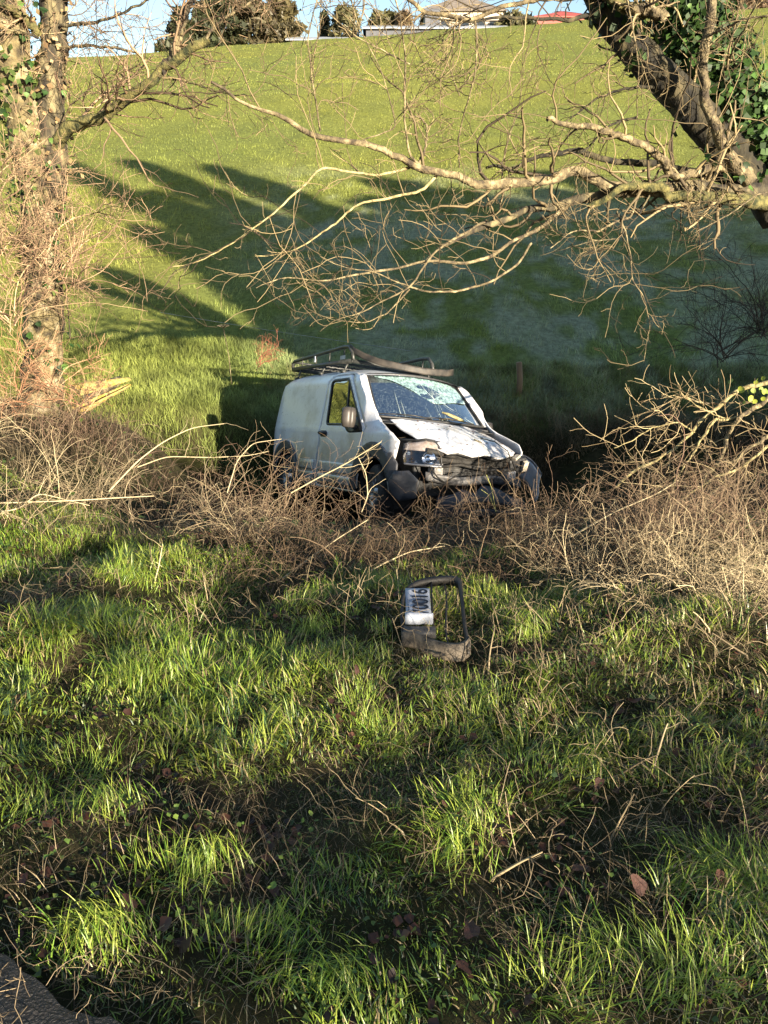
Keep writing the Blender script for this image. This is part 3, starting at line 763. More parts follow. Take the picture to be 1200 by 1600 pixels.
def cladding(sg):
    f = patch('wheel_arch_trim', arc((FW, .33), .385, -4, 150, 16) + [(.42, .46), (.30, .47), (.30, .66), (.40, .78)] + arc((FW, .35), .53, 128, -2, 12), side(sg, .014), M['clad'], VAN, h=.04, thick=.018, flip=sg < 0)
    patch('wheel_arch_trim', arc((RW, .33), .375, -4, 184, 18) + arc((RW, .34), .49, 184, -4, 18), side(sg, .014), M['clad'], VAN, h=.04, thick=.018, flip=sg < 0)
    for z0, z1 in ((.33, .44), (.47, .60)):
        patch('rubbing_strip', rounded([(2.42, z0), (2.93, z0), (2.95, z1), (2.42, z1)], .02), side(sg, .012), M['paint'], VAN, h=.05, thick=.012, flip=sg < 0)
    # indented load panel outline on the rear flank
    None and patch('side_panel', rounded([(2.50, 1.02), (2.50, 1.60), (3.55, 1.60), (3.80, 1.50), (3.86, 1.02)], .09), side(sg, .006), M['paint'], VAN, h=.06, thick=.006, flip=sg < 0)
for sg in (-1, 1): cladding(sg)

def interp_poly(poly, n):
    P = np.array(poly, float); d = np.r_[0, np.cumsum(np.linalg.norm(np.diff(P, axis=0), axis=1))]
    t = np.linspace(0, d[-1], n); return [(np.interp(q, d, P[:, 0]), np.interp(q, d, P[:, 1])) for q in t]

def zr(s): return float(np.interp(s, [p[0] for p in TOP], [p[1] for p in TOP]))
WB, WT = (1.02, .75, 1.175), (1.56, .645, 1.685)       # windscreen corners s, y, z
def screen_pt(u, v, off=0):
    """u -1..1 across, v 0..1 up the windscreen."""
    s0 = WB[0] + (WT[0] - WB[0]) * v; y0 = WB[1] + (WT[1] - WB[1]) * v; z0 = WB[2] + (WT[2] - WB[2]) * v
    bow = (1 - u * u) * (.15 - .04 * v)
    return Lc(s0 - bow * .9 - off * .7, u * y0, z0 + bow * .12 * v + .018 * (1 - u * u) * v * 2 + off * .7)

m = MB()                                                 # roof skin
rows = []
for s, z in interp_poly(TOP, 30):
    y0 = wy(s, z); row = []
    cr = .085 * min(1, .35 + (s - 1.5) * 1.1)
    for k in range(19):
        u = -1 + 2 * k / 18
        fr = max(0, (1.75 - s) / .25); fs = .0 if fr <= 0 else .135 * (1 - u * u) * fr
        zz = z + cr * (1 - abs(u) ** 2.8)
        if fr > 0: zz = z + (1 - abs(u) ** 2.2) * (cr * (1 - fr) + .05 * fr)
        row.append(Lc(s - fs, u * y0, zz))
    rows.append(row)
m.grid(rows)
m.build('roof', M['paint'], VAN)
for sg in (-1, 1):                                       # windscreen pillars
    m = MB(); A = interp_poly([(.90, 1.16), (1.50, 1.665)], 14); rows = []
    for i, (s, z) in enumerate(A):
        v = i / 13
        a = Lc(s + .02, sg * (wy(s, z) - .004), z); b = screen_pt(sg * 1.0, v)
        row = []
        for k in range(6):
            t = k / 5; p = a.lerp(b, t); p += Vector((.018, sg * .012, .012)) * math.sin(math.pi * t); row.append(p)
        rows.append(row if sg < 0 else row[::-1])
    m.grid(rows); m.build('windscreen_pillar', M['paint'], VAN, thick=.01)
m = MB()                                                 # rear doors
rows = []
for s, z in interp_poly([TOP[-2]] + REAR, 16):
    y0 = wy(s, z); rows.append([Lc(s + .05 * (1 - (k / 7 - 1) ** 4), y0 * (k / 7 - 1), z) for k in range(15)])
m.grid(rows); m.build('rear_door', M['paint'], VAN, thick=.012)

# inside: floor, bulkhead, dashboard, seats, steering wheel
m = MB(); m.box(Lc(2.55, 0, .34), (2.9, 1.56, .04)); m.build('cabin_floor', M['trim'], VAN)
m = MB(); m.box(Lc(2.42, 0, .95), (.03, 1.50, 1.20)); m.build('bulkhead', M['trim'], VAN)
m = MB(); m.grid([[Lc(s, y * .78, z) for y in np.linspace(-1, 1, 9)] for s, z in ((.93, 1.13), (1.10, 1.14), (1.25, 1.10), (1.36, 1.04), (1.38, .8), (1.3, .5))])
m.build('dashboard', M['trim'], VAN, thick=.02)
for yy in (-.38, .38):
    s_ = empty('cab_seat'); s_.parent = VAN; s_.location = Lc(1.95, yy, .52)
    m = MB(); m.box((0, 0, .10), (.48, .48, .16), (0, R_(-6), 0)); m.build('seat_cushion', M['seat'], s_, bevel=.04)
    m = MB(); m.box((-.25, 0, .42), (.14, .48, .60), (0, R_(-12), 0), .85); m.build('backrest', M['seat'], s_, bevel=.05)
    m = MB(); m.box((-.33, 0, .80), (.10, .27, .19), (0, R_(-10), 0), .9); m.tube([(-.30, -.06, .66), (-.33, -.06, .76)], .008, 6); m.tube([(-.30, .06, .66), (-.33, .06, .76)], .008, 6)
    m.build('headrest', M['seat'], s_, bevel=.04)
m = MB(); cen = Lc(1.50, -.38, 1.03)
ring = []
for k in range(25):
    q = 2 * math.pi * k / 24; ring.append(cen + Vector((-.06 * math.sin(q) * 1.6, .185 * math.cos(q), .155 * math.sin(q))))
m.tube(ring, .014, 7, False); m.box(cen + Vector((.02, 0, -.01)), (.05, .14, .09), (0, R_(30), 0)); m.tube([cen, cen + Vector((.20, 0, -.10))], .03, 8)
for q in (0, math.pi, -math.pi / 2): m.tube([cen, cen + Vector((-.096 * math.sin(q), .185 * math.cos(q), .155 * math.sin(q)))], .012, 6)
m.build('steering_wheel', M['black'], VAN)

# windscreen, its rubber, the crazed sagging part and cracks
rows = [[screen_pt(-1 + 2 * i / 20, j / 12, -.004) for i in range(21)] for j in range(13)]
m = MB(); m.grid(rows); ws = m.build('windscreen', M['screen'], VAN)
ws['label'] = 'cracked windscreen sagging along its top edge'
m = MB()
for ring_ in ([screen_pt(-1 + 2 * i / 24, 0, .004) for i in range(25)], [screen_pt(-1 + 2 * i / 24, 1, .004) for i in range(25)], [screen_pt(-1, i / 12, .006) for i in range(13)], [screen_pt(1, i / 12, .006) for i in range(13)]):
    m.tube(ring_, .017, 6)
m.build('windscreen_seal', M['black'], ws)
cz = rounded([(-.93, .965), (-.55, .84), (-.20, .62), (.10, .40), (.28, .42), (.62, .50), (.93, .52), (.96, .70), (.90, .94), (.35, .97), (-.3, .965)], .08)
def czf(u, v):
    sag = .05 * math.exp(-((u - .15) / .35) ** 2) * math.sin(math.pi * min(1, max(0, (v - .35) / .62)))
    cr = .010 * (float(vn(np.array([u * 9]), np.array([v * 9]), 1.0, 5)[0]) - .5)
    return screen_pt(u, v, .006 - sag * .25 + cr)
patch('crazed_glass', cz, czf, M['crazed'], ws, h=.05, thick=.002)
m = MB()
rr_ = random.Random(4)
for a in range(15):
    q = rr_.uniform(0, 6.28); u, v = .22 + rr_.uniform(-.12, .12), .55 + rr_.uniform(-.1, .1); L_ = rr_.uniform(.15, .75); pts = []
    for k in range(7):
        uu = u + math.cos(q) * L_ * k / 6; vv = v + math.sin(q) * L_ * k / 6 * 1.1; q += rr_.uniform(-.12, .12)
        if abs(uu) > .96 or vv < .03 or vv > .97: break
        pts.append(screen_pt(uu, vv, .007))
    if len(pts) > 1: m.tube(pts, .0011, 3)
for (a, b, c, d) in ((-.62, .10, -.60, .62), (-.55, .05, -.54, .4), (.20, .05, .19, .40), (.1, .02, .09, .4), (-.1, .05, -.11, .3), (.56, .1, .53, .4)):
    m.tube([screen_pt(a + (c - a) * k / 5, b + (d - b) * k / 5, .006) for k in range(6)], .0022, 3)
m.build('crack', pm('crack_glass', (.55, .72, .70), (.75, .85, .82), 40, .3), ws)['kind'] = 'stuff'
# cowl, wiper
m = MB(); m.grid([[Lc(s - .13 * (1 - u * u), u * .80, z) for u in np.linspace(-1, 1, 13)] for s, z in ((.84, 1.10), (.92, 1.10), (1.03, 1.165))])
m.build('cowl', M['black'], VAN, thick=.01)
for yy, u1 in ((-.1, -.72), (.55, -.05)):
    m = MB(); a = screen_pt(yy / .75, .0, .03)
    m.tube([a, a.lerp(screen_pt(u1, .06, .035), .5) + Vector((0, 0, .01)), screen_pt(u1, .06, .02)], [.010, .008, .006], 6)
    m.tube([screen_pt(u1 - .25, .045, .015), screen_pt(u1, .06, .018), screen_pt(u1 + .45, .06, .015)], .007, 5)
    m.build('wiper', M['black'], VAN)

# bonnet: buckled, lifted at the near rear corner, front edge wavy
def bz(s, y):
    u = y / .7
    z = .83 + .345 * (s - .0) - .02 * (s) ** 2 - .055 * u * u - .07 * max(0, .25 - s) ** 1.0 * 2
    z += .032 * math.exp(-((y + .02 + .35 * (s - .5)) / .11) ** 2) * math.exp(-((s - .35) / .35) ** 2)
    z += -.035 * math.exp(-((y - .18) / .10) ** 2) * math.exp(-((s - .12) / .22) ** 2)
    z += .045 * math.exp(-((y - .42) / .13) ** 2) * math.exp(-((s - .25) / .35) ** 2)
    z += .010 * math.sin(y * 13 + s * 4) * math.exp(-((s - .04) / .14) ** 2)
    z += .045 * max(0, -u) * max(0, s - .3)
    z += .016 * (float(fbm(np.array([s]), np.array([y]), .22, 91)[0]) - .5)
    return z
def bonnet_pt(s, y):
    return Lc(s - .13 * (1 - (y / .75) ** 2) * (1 if s > .5 else s * 2) - .05 * (1 - (y / .6) ** 2) * (1 - min(1, s * 2)), y + .03 * (1 - s), bz(s, y) + .02)
bo = [(1.00, -.62), (.98, -.3), (.98, .3), (1.02, .70), (.75, .72), (.45, .70), (.20, .60), (.06, .46), (.02, .30), (-.02, .15), (.02, .02), (-.01, -.15), (.05, -.30), (.02, -.44), (.14, -.52), (.35, -.60), (.70, -.64)]
bn = patch('bonnet', bo, bonnet_pt, M['paint'], VAN, h=.035, thick=.014, flip=True)
bn['label'] = 'buckled white bonnet with wavy front edge'
m = MB(); m.tube([bonnet_pt(s + .03, y) + Vector((0, 0, -.035)) for s, y in ((.04, -.44), (.06, -.30), (.02, -.12), (.04, .02), (.0, .15), (.03, .30), (.08, .46))], .022, 6)
m.build('bonnet_lip', M['black'], bn)
m = MB()                                                 # dark engine bay seen through the gaps
m.box(Lc(.62, 0, .62), (.70, 1.30, .62)); m.box(Lc(.62, -.62, .86), (.62, .22, .12)); m.box(Lc(.55, .62, .80), (.5, .2, .12))
m.build('engine_bay', M['black'], VAN, smooth=False, bevel=.03)

# front: radiator, slam panel, cross member, torn bumper
m = MB(); m.box(Lc(.20, 0, .62), (.05, 1.02, .30)); m.build('radiator', M['black'], VAN, smooth=False)
m = MB()
for k in range(12): m.box(Lc(.168, 0, .49 + k * .024), (.008, 1.0, .006))
m.build('radiator_fin', M['rubber'], VAN, smooth=False)
m = MB(); m.tube([Lc(.12, -.60, .82), Lc(.08, -.35, .80), Lc(.13, 0, .77), Lc(.07, .3, .80), Lc(.12, .60, .80)], .035, 8); m.box(Lc(.10, 0, .735), (.05, 1.0, .05), (0, 0, R_(3)))
m.build('slam_panel', M['rubber'], VAN)
m = MB(); m.tube([Lc(.05, -.50, .66), Lc(.03, -.2, .70), Lc(.06, .12, .66), Lc(.02, .5, .69)], .018, 7); m.build('bent_support', M['rubber'], VAN)
m = MB(); m.grid([[Lc(.06 - .05 * math.cos(y * 2) + .03 * math.sin(y * 9 + z * 12), y, z + .02 * math.sin(y * 6)) for y in np.linspace(-.62, .62, 22)] for z in (.50, .53, .56, .59)])
m.build('cross_member', M['dull_steel'], VAN, thick=.02)
for sy, z0 in ((-.48, .6), (.50, .58)):
    m = MB(); m.box(Lc(.10, sy, z0 + .02), (.12, .12, .16), (R_(8), R_(6), R_(10))); m.build('chassis_bracket', M['paint'], VAN, smooth=False, bevel=.015)
def bump_pt(u, v):      # u across, v 0 bottom..1 top; hanging off and twisted
    y = u * .84; s = -.06 + .24 * abs(u) ** 3 + .04 * math.sin(u * 7) - .05 * math.sin(v * 3.1)
    z = .16 + .30 * v + .06 * u * (1 - v) + .03 * math.sin(u * 5 + 1) * v - .08 * max(0, u - .2)
    return Lc(s, y, z)
bpo = [(-.62, 0), (-.2, .02), (.1, -.05), (.5, .0), (.93, .02), (.98, .5), (.80, 1.0), (.55, .86), (.35, 1.02), (.05, 1.02), (-.12, .80), (-.30, 1.0), (-.42, .84), (-.60, .70)]
bp = patch('bumper', bpo, bump_pt, M['clad'], VAN, holes=[rounded([(-.30, .22), (.55, .20), (.56, .45), (-.28, .5)], .05)], h=.06, thick=.02)
bp['label'] = 'torn dark grey bumper hanging down'
m = MB(); m.grid([[Lc(.02 + .04 * math.sin(y * 4), y, z) for y in np.linspace(-.26, .46, 8)] for z in (.20, .26, .31)]); m.build('lower_grille', M['black'], bp, thick=.01)
cornr = patch('bumper_corner', [(.06, .34), (.26, .28), (.36, .36), (.37, .50), (.28, .60), (.12, .62), (.02, .52)], lambda s, z: Lc(s, -(wy(s, z) + .05 - .12 * max(0, .62 - z)), z - .02), M['clad'], VAN, h=.05, thick=.018)
cornr['label'] = 'loose grey bumper corner below the headlight'
patch('fog_lamp_recess', rounded([(.13, .44), (.28, .42), (.30, .54), (.15, .56)], .03), lambda s, z: Lc(s, -(wy(s, z) + .056 - .12 * max(0, .62 - z)), z - .02), M['black'], cornr, h=.05, thick=.004)
m = MB(); m.tube([Lc(.04, -.60, .66), Lc(-.02, -.52, .55), Lc(.02, -.40, .50), Lc(-.03, -.30, .58), Lc(.02, -.18, .62)], .008, 6); m.build('hanging_wire', M['rubber'], VAN)
m = MB(); m.tube([Lc(.1, .25, .70), Lc(-.02, .34, .60), Lc(-.01, .42, .48), Lc(.0, .5, .56)], .007, 6); m.build('hanging_wire', M['rubber'], VAN)

# near headlight
hl = empty('headlight'); hl.parent = VAN
def hl_pt(a, z, off=0):    # a 0 inner .. 1 outer
    y = -.46 - .30 * a; s = .02 + .02 * a + .26 * a ** 3 + .10 * (z - .66) / .26
    return Lc(s + off, y, z)
hl_ol = [(0.0, .665), (.4, .66), (1.0, .665), (1.0, .80), (.96, .885), (.45, .93), (.12, .92), (0, .86)]
m = MB(); m.grid([[hl_pt(a, z, .12 if 0 < i < 4 else .0) for a in np.linspace(0, 1, 6)] for i, z in enumerate((.655, .66, .76, .90, .93))])
m.build('lamp_housing', M['black'], hl, thick=.01)
m = MB(); c0 = hl_pt(.42, .745, .05)
m.lathe([(.075, -.02), (.066, .005), (.045, .04), (.02, .055), (.0, .057)], (0, 0, 0), 20, 'X')
refl = m.build('lamp_reflector', M['chrome'], hl); refl.location = c0 + Vector((.03, 0, 0)); refl.rotation_euler = (0, 0, math.pi - .25)
for k, (a, z) in enumerate(((.1, .70), (.14, .76), (.8, .72), (.85, .78), (.72, .69), (.2, .80), (.65, .80))):
    m = MB(); m.box(hl_pt(a, z, .055), (.03, .035, .03), (.3 * k, .5 * k, .7 * k)); m.build('lamp_facet', M['chrome'], hl, smooth=False)
patch('lamp_lens', rounded(hl_ol, .02), lambda a, z: hl_pt(a, z, -.002), M['lens'], hl, h=.05, thick=0)
patch('indicator_lens', rounded([(.02, .815), (.98, .815), (.94, .885), (.45, .922), (.14, .915), (.03, .87)], .02), lambda a, z: hl_pt(a, z, .012), M['amber'], hl, h=.04, thick=.004)
patch('lamp_rim', rounded([(0.0, .655), (1.0, .655), (1.0, .675), (0, .68)], .005), lambda a, z: hl_pt(a, z, -.006), M['steel'], hl, h=.06, thick=.006)
m = MB(); m.tube([hl_pt(0, .66, -.004), hl_pt(-.04, .78, 0), hl_pt(-.0, .88, .0), hl_pt(.15, .935, .0), hl_pt(.45, .945, 0), hl_pt(.97, .90, 0)], .009, 6)
m.build('lamp_seal', M['black'], hl)
# far corner: broken lamp bowl, bent wing shell standing proud
bl = empty('broken_headlight'); bl.parent = VAN
m = MB(); m.lathe([(.085, -.02), (.075, .02), (.05, .055), (.015, .07)], (0, 0, 0), 16, 'X'); o = m.build('lamp_reflector', M['chrome'], bl); o.location = Lc(.10, .60, .78); o.rotation_euler = (.2, .5, math.pi + .4)
m = MB(); m.box(Lc(.14, .60, .74), (.14, .26, .20), (.2, .2, .1)); m.build('lamp_housing', M['black'], bl, bevel=.03, smooth=False)
m = MB(); m.box(Lc(.03, .66, .74), (.04, .06, .12), (.2, .5, .1)); m.box(Lc(.03, .53, .83), (.05, .10, .03), (.5, .1, .4)); m.build('lamp_shard', M['render'], bl, smooth=False)
m = MB(); rows = []
for i in range(12):
    t = i / 11; s = -.10 + .62 * t; zt = .66 + .22 * math.sin(min(1, t * 1.25) * 1.35); rows.append([Lc(s + .02 * math.sin(k), .80 + .07 * math.sin(t * 3) - .05 * (k / 6) ** 2, zt - (.32 - .1 * t) * k / 6) for k in range(7)])
m.grid(rows); bw = m.build('bent_wing', M['paint'], VAN, thick=.012); bw['label'] = 'front wing bent outward at the smashed corner'
m = MB(); m.tube([r[0] + Vector((0, .0, .0)) for r in rows], .014, 6); m.build('wing_edge', M['clad'], bw)

# door mirrors
def mirror(sg):
    e = empty('door_mirror'); e.parent = VAN; e.location = Lc(1.27, sg * .93, 1.07); e.scale = (.78, .85, .78)
    m = MB()
    prof = [(-.15, .055, .035), (-.135, .09, .05), (-.05, .105, .065), (.07, .105, .065), (.14, .09, .055), (.155, .05, .03)]
    rows = []
    for z, a, b in prof: rows.append([Vector((b * math.cos(q) * (1.25 if math.cos(q) > 0 else .6), sg * .07 + a * math.sin(q), z + .09)) for q in np.linspace(0, 2 * math.pi, 17)])
    m.grid(rows); n0 = m.n; pass
    m.build('mirror_housing', M['mirror_plastic'], e, thick=.006)
    m = MB(); m.box((-.035, sg * .07, .09), (.006, .17, .26)); m.build('mirror_glass', M['chrome'], e, bevel=.02)
    m = MB(); m.tube([(0, -sg * .09, -.06), (0, -sg * .03, -.045), (0, sg * .03, -.02)], [.045, .035, .03], 8); m.build('mirror_arm', M['black'], e)
for sg in (-1, 1): mirror(sg)

# wheels
def wheel(s, sg):
    e = empty('wheel'); e.parent = VAN; e.location = Lc(s, sg * .75, .315); e.rotation_euler = (0, 0, R_(-12) if s < 2 else 0)
    m = MB(); m.lathe([(.19, -.085), (.235, -.098), (.285, -.095), (.308, -.075), (.315, -.04), (.315, .04), (.308, .075), (.285, .095), (.235, .098), (.19, .085), (.19, -.085)], (0, 0, 0), 36)
    m.build('tyre', M['rubber'], e)
    m = MB(); y = sg * .07
    m.lathe([(.0, y), (.04, y), (.05, y - sg * .02), (.11, y - sg * .035), (.16, y - sg * .01), (.19, y + sg * .01), (.195, y - sg * .14)], (0, 0, 0), 30)
    for k in range(8):
        q = k * math.pi / 4; m.box((.12 * math.cos(q), y - sg * .012, .12 * math.sin(q)), (.07, .02, .03), (0, -q, 0))
    m.build('rim', M['steel'], e)
for s in (FW, RW):
    for sg in (-1, 1): wheel(s, sg)
for s in (FW, RW):
    for sg in (-1, 1):
        m = MB(); m.lathe([(.365, sg * .52), (.365, sg * .85)], Lc(s, 0, .33), 26); m.build('wheel_housing', M['black'], VAN)
m = MB(); m.box(Lc(2.2, 0, .24), (3.0, 1.2, .12)); m.build('chassis', M['black'], VAN)

# roof rack
rk = empty('roof_rack'); rk.parent = VAN; rk['label'] = 'black roof rack with bent front wind strip'
def roofz(s, y): 
    z = zr(s); y0 = wy(s, z); return z + .085 * (1 - min(1, abs(y / y0)) ** 2.8)
m = MB()
for sg in (-1, 1):
    yb = sg * .60
    m.tube([Lc(4.10, yb, 1.89), Lc(4.12, yb, 1.98), Lc(4.06, yb, 2.01), Lc(3.2, yb, 2.05), Lc(2.35, yb, 2.09), Lc(2.20, yb, 2.08), Lc(2.10, yb, 2.0), Lc(2.06, yb, 1.90)], .024, 8)
m.tube([Lc(4.11, y, 2.0) for y in (-.58, -.2, .2, .58)], .016, 8)
m.build('side_rail', M['rack_paint'], rk)
m = MB()
for sg in (-1, 1):
    m.box(Lc(3.09, sg * .60, 1.895), (2.04, .035, .05))
m.box(Lc(4.10, 0, 1.89), (.035, 1.2, .05)); m.box(Lc(2.08, 0, 1.89), (.035, 1.2, .05))
m.build('base_frame', M['rack_paint'], rk)
for s in (2.4, 2.8, 3.2, 3.6, 3.9):
    m = MB(); m.box(Lc(s, 0, 1.88), (.03, 1.18, .025)); m.build('cross_bar', M['rack_paint'], rk)
for sg in (-1, 1):
    for s in (2.35, 2.8, 3.25, 3.75):
        m = MB(); m.tube([Lc(s, sg * .60, 1.90), Lc(s, sg * .60, 2.06)], .010, 6); m.build('post', M['rack_paint'], rk)
    for s in (2.2, 2.9, 3.75):
        m = MB(); m.tube([Lc(s, sg * .60, 1.88), Lc(s, sg * .625, 1.83), Lc(s, sg * .66, roofz(s, .66) - .005)], .014, 6); m.box(Lc(s, sg * .665, roofz(s, .665) + .01), (.06, .05, .04)); m.build('roof_foot', M['rack_paint'], rk)
m = MB()
for k in range(15): m.box(Lc(2.15 + k * .13, 0, 1.892), (.005, 1.16, .005))
for k in range(11): m.box(Lc(3.09, -.55 + k * .11, 1.895), (2.0, .005, .005))
m.build('mesh_floor', M['rack_paint'], rk, smooth=False)
m = MB(); m.box(Lc(3.25, -.625, 1.99), (.045, .008, .09)); m.build('white_label', M['white_plate'], rk, smooth=False); m = MB(); m.box(Lc(2.33, -.625, 1.95), (.14, .008, .05)); m.build('white_label', M['white_plate'], rk, smooth=False)
m = MB(); rows = []                                      # the sagging strip
path = [(-.61, 2.16, 2.07), (-.59, 2.08, 2.02), (-.52, 1.92, 1.95), (-.40, 1.76, 1.89), (-.22, 1.62, 1.85), (-.04, 1.54, 1.83), (.14, 1.52, 1.82), (.34, 1.54, 1.83), (.54, 1.60, 1.85), (.66, 1.66, 1.88)]
for i, (y, s, z) in enumerate(path):
    tw = .3 + .12 * math.sin(i * 1.1)
    rows.append([Lc(s + a * math.cos(tw + 1.2) * .6, y, z + a) for a in (-.042, -.02, 0, .02, .042)])
m.grid(rows); m.build('wind_strip', M['rack_strip'], rk, thick=.012)

# debris lying on the van
def stick(name, label, pts, r, mat, cat='stick', group=None):
    m = MB(); m.tube(pts, r, 7); o = m.build(name, mat); tag(o, label, cat, group); return o
MW = Matrix.LocRotScale(VAN.location, VAN.rotation_euler.copy(), None)
def vw(p): return MW @ p
stick('broken_branch', 'short yellow broken branch lying at the foot of the windscreen', [vw(screen_pt(.12, .17, .04)), vw(screen_pt(.22, .13, .05)), vw(screen_pt(.36, .08, .045)), vw(screen_pt(.50, .03, .04))], [.010, .017, .021, .015], M['twig_bark'], 'branch')
stick('broken_branch', 'thin forked twig beside the yellow branch on the windscreen', [vw(screen_pt(.02, .03, .02)), vw(screen_pt(.20, .05, .04)), vw(screen_pt(.30, .04, .02))], .005, M['pale_bark'], 'branch')
stick('bonnet_twig', 'thin dark twig hanging down over the front of the bonnet', [vw(bonnet_pt(.45, .22) + Vector((0, 0, .02))), vw(bonnet_pt(.25, .30) + Vector((0, 0, .05))), vw(bonnet_pt(.10, .38) + Vector((.02, 0, .02))), vw(bonnet_pt(.0, .42) + Vector((.05, 0, -.12)))], .006, M['bark'], 'twig')
stick('bonnet_twig', 'short dark splinter lying on the middle of the bonnet', [vw(bonnet_pt(.28, .02) + Vector((0, 0, .02))), vw(bonnet_pt(.26, .12) + Vector((0, 0, .02)))], .007, M['bark'], 'twig')
bits = MB()
for k in range(60):
    s, y = rr_.uniform(.1, .95), rr_.uniform(-.5, .6); p = vw(bonnet_pt(s, y) + Vector((0, 0, .006)))
    bits.box(p, (rr_.uniform(.006, .03), rr_.uniform(.004, .012), .004), (rr_.uniform(-.3, .3), .2, rr_.uniform(0, 3)))
tag(bits.build('bonnet_debris', M['brown_leaf'], smooth=False), 'crumbs of bark and leaf scattered over the white bonnet', 'debris', kind='stuff')

# ------------------------------------------------------------------ trees in view
def bark_tube(name, pts, radii, mat, parent, k=40, n=14, lump=.12, seed=1):
    P = resample(pts, k)
    jl = np.random.default_rng(seed * 7 + k); jw = jl.normal(0, 1, (k, 3)); jw[1:-1] = (jw[:-2] + jw[1:-1] + jw[2:]) / 2; jw[0] = jw[-1] = 0; P = P + jw * min(.012, max(radii) * .35)
    Rr = np.interp(np.linspace(0, 1, k), np.linspace(0, 1, len(radii)), radii)
    T = np.gradient(P, axis=0); T /= np.linalg.norm(T, axis=1, keepdims=True)
    ref = np.array([0.13, .97, .2]); A = np.cross(T, ref); A /= np.linalg.norm(A, axis=1, keepdims=True); B = np.cross(T, A)
    q = np.linspace(0, 2 * np.pi, n, endpoint=False)
    ang, row = np.meshgrid(q, np.arange(k)); 
    lum = 1 + lump * (fbm(np.cos(ang) * 2 + row * .35, np.sin(ang) * 2 + seed, 1.0, seed) - .5) * 2
    V = P[:, None] + (A[:, None] * np.cos(q)[None, :, None] + B[:, None] * np.sin(q)[None, :, None]) * (Rr[:, None] * lum)[..., None]
    i = np.arange(k - 1)[:, None] * n; s = np.arange(n)[None]
    F = np.stack([i + s, i + (s + 1) % n, i + n + (s + 1) % n, i + n + s], -1).reshape(-1, 4)
    return npmesh(name, V.reshape(-1, 3), F, mat, parent=parent), P, Rr

def twig_set(P, Rr, name, parent, levels, c1, c2, extra=None):
    parts = []; src = (P, Rr)
    for i, lv in enumerate(levels):
        p, r = grow(src[0], src[1], **lv)
        if extra is not None: ok_ = extra(p); p, r = p[ok_], r[ok_]
        c = vary(len(p), c1, c2)
        parts.append(tubes(p, r, 4 if i == 0 else 3, c)); src = (p, r)
    v, f, c = merge(parts)
    o = npmesh(name, v, f, M['twig'], c, parent=parent); o['kind'] = 'stuff'
    return o, src

TW1, TW2 = (.028, .020, .014), (.26, .20, .105)
def branch_objs(spec, parent, mats, name='branch', n=9, fat=1.0):
    Ps, Rs = [], []
    for i, (pts, r0, r1) in enumerate(spec):
        f_ = .48 if r0 < .05 else .78
        r0 *= f_ * fat; r1 *= f_ * fat
        o, P, Rr = bark_tube(name, [at(*q) for q in pts], [r0, r0 * .8, (r0 + r1) * .42, r1], mats[i % len(mats)], parent, k=44, n=n, lump=.30, seed=i)
        Ps.append(P[np.linspace(0, 43, 26).astype(int)]); Rs.append(Rr[np.linspace(0, 43, 26).astype(int)])
    return np.array(Ps), np.array(Rs)

# right tree: leaning ivy clad limbs, long boughs reaching left
M['shaded_bark'] = pm('shaded_bark', (.010, .009, .007), (.085, .07, .035), 14, .95, 1.0, c3=(.028, .024, .013), lo=.36, hi=.7, stretch=(1, 1, .45), bscale=30)  # darker copy of the bark: shade on limbs and boughs put into the colour
TR = empty('ivy_clad_tree', (3.9, 7.2, gz(3.9, 7.2)))
tag(TR, 'leaning bare tree at the right with ivied limbs and boughs over the field', 'tree')
TR_inv = TR.location.copy()
def rel(o):      # geometry was laid out in world space: keep it there under its thing
    o.matrix_parent_inverse = Matrix.Translation(-TR_inv); return o
def T_(pts): return [at(*q) for q in pts]
tr_objs = []
o, _, _ = bark_tube('trunk', T_([(1420, 900, 7.2), (1390, 650, 7.2), (1330, 440, 7.1), (1240, 320, 7.0), (1175, 270, 6.95)]), [.30, .25, .22, .19, .17], M['bark'], None, lump=.2); tr_objs.append(o)
o, PA, RA = bark_tube('limb', T_([(1215, 330, 7), (1160, 262, 6.95), (1120, 218, 6.9), (1062, 150, 6.85), (1005, 88, 6.8), (958, 38, 6.8), (925, -40, 6.8)]), [.17, .15, .14, .13, .12, .11], M['shaded_bark'], None, lump=.22, seed=3); tr_objs.append(o)
o, PB, RB = bark_tube('limb', T_([(1225, 330, 7.05), (1180, 220, 7.05), (1130, 120, 7.05), (1085, 30, 7.1), (1060, -60, 7.1)]), [.15, .14, .12, .10], M['shaded_bark'], None, lump=.22, seed=4); tr_objs.append(o)
o, PC, RC = bark_tube('limb', T_([(1172, 285, 6.7), (1135, 238, 6.6), (1112, 190, 6.5), (1101, 140, 6.5), (1099, 90, 6.5), (1106, 40, 6.5), (1114, -40, 6.5)]), [.058, .046, .038, .035, .034, .032], M['pale_bark'], None, lump=.1, seed=5); tr_objs.append(o)
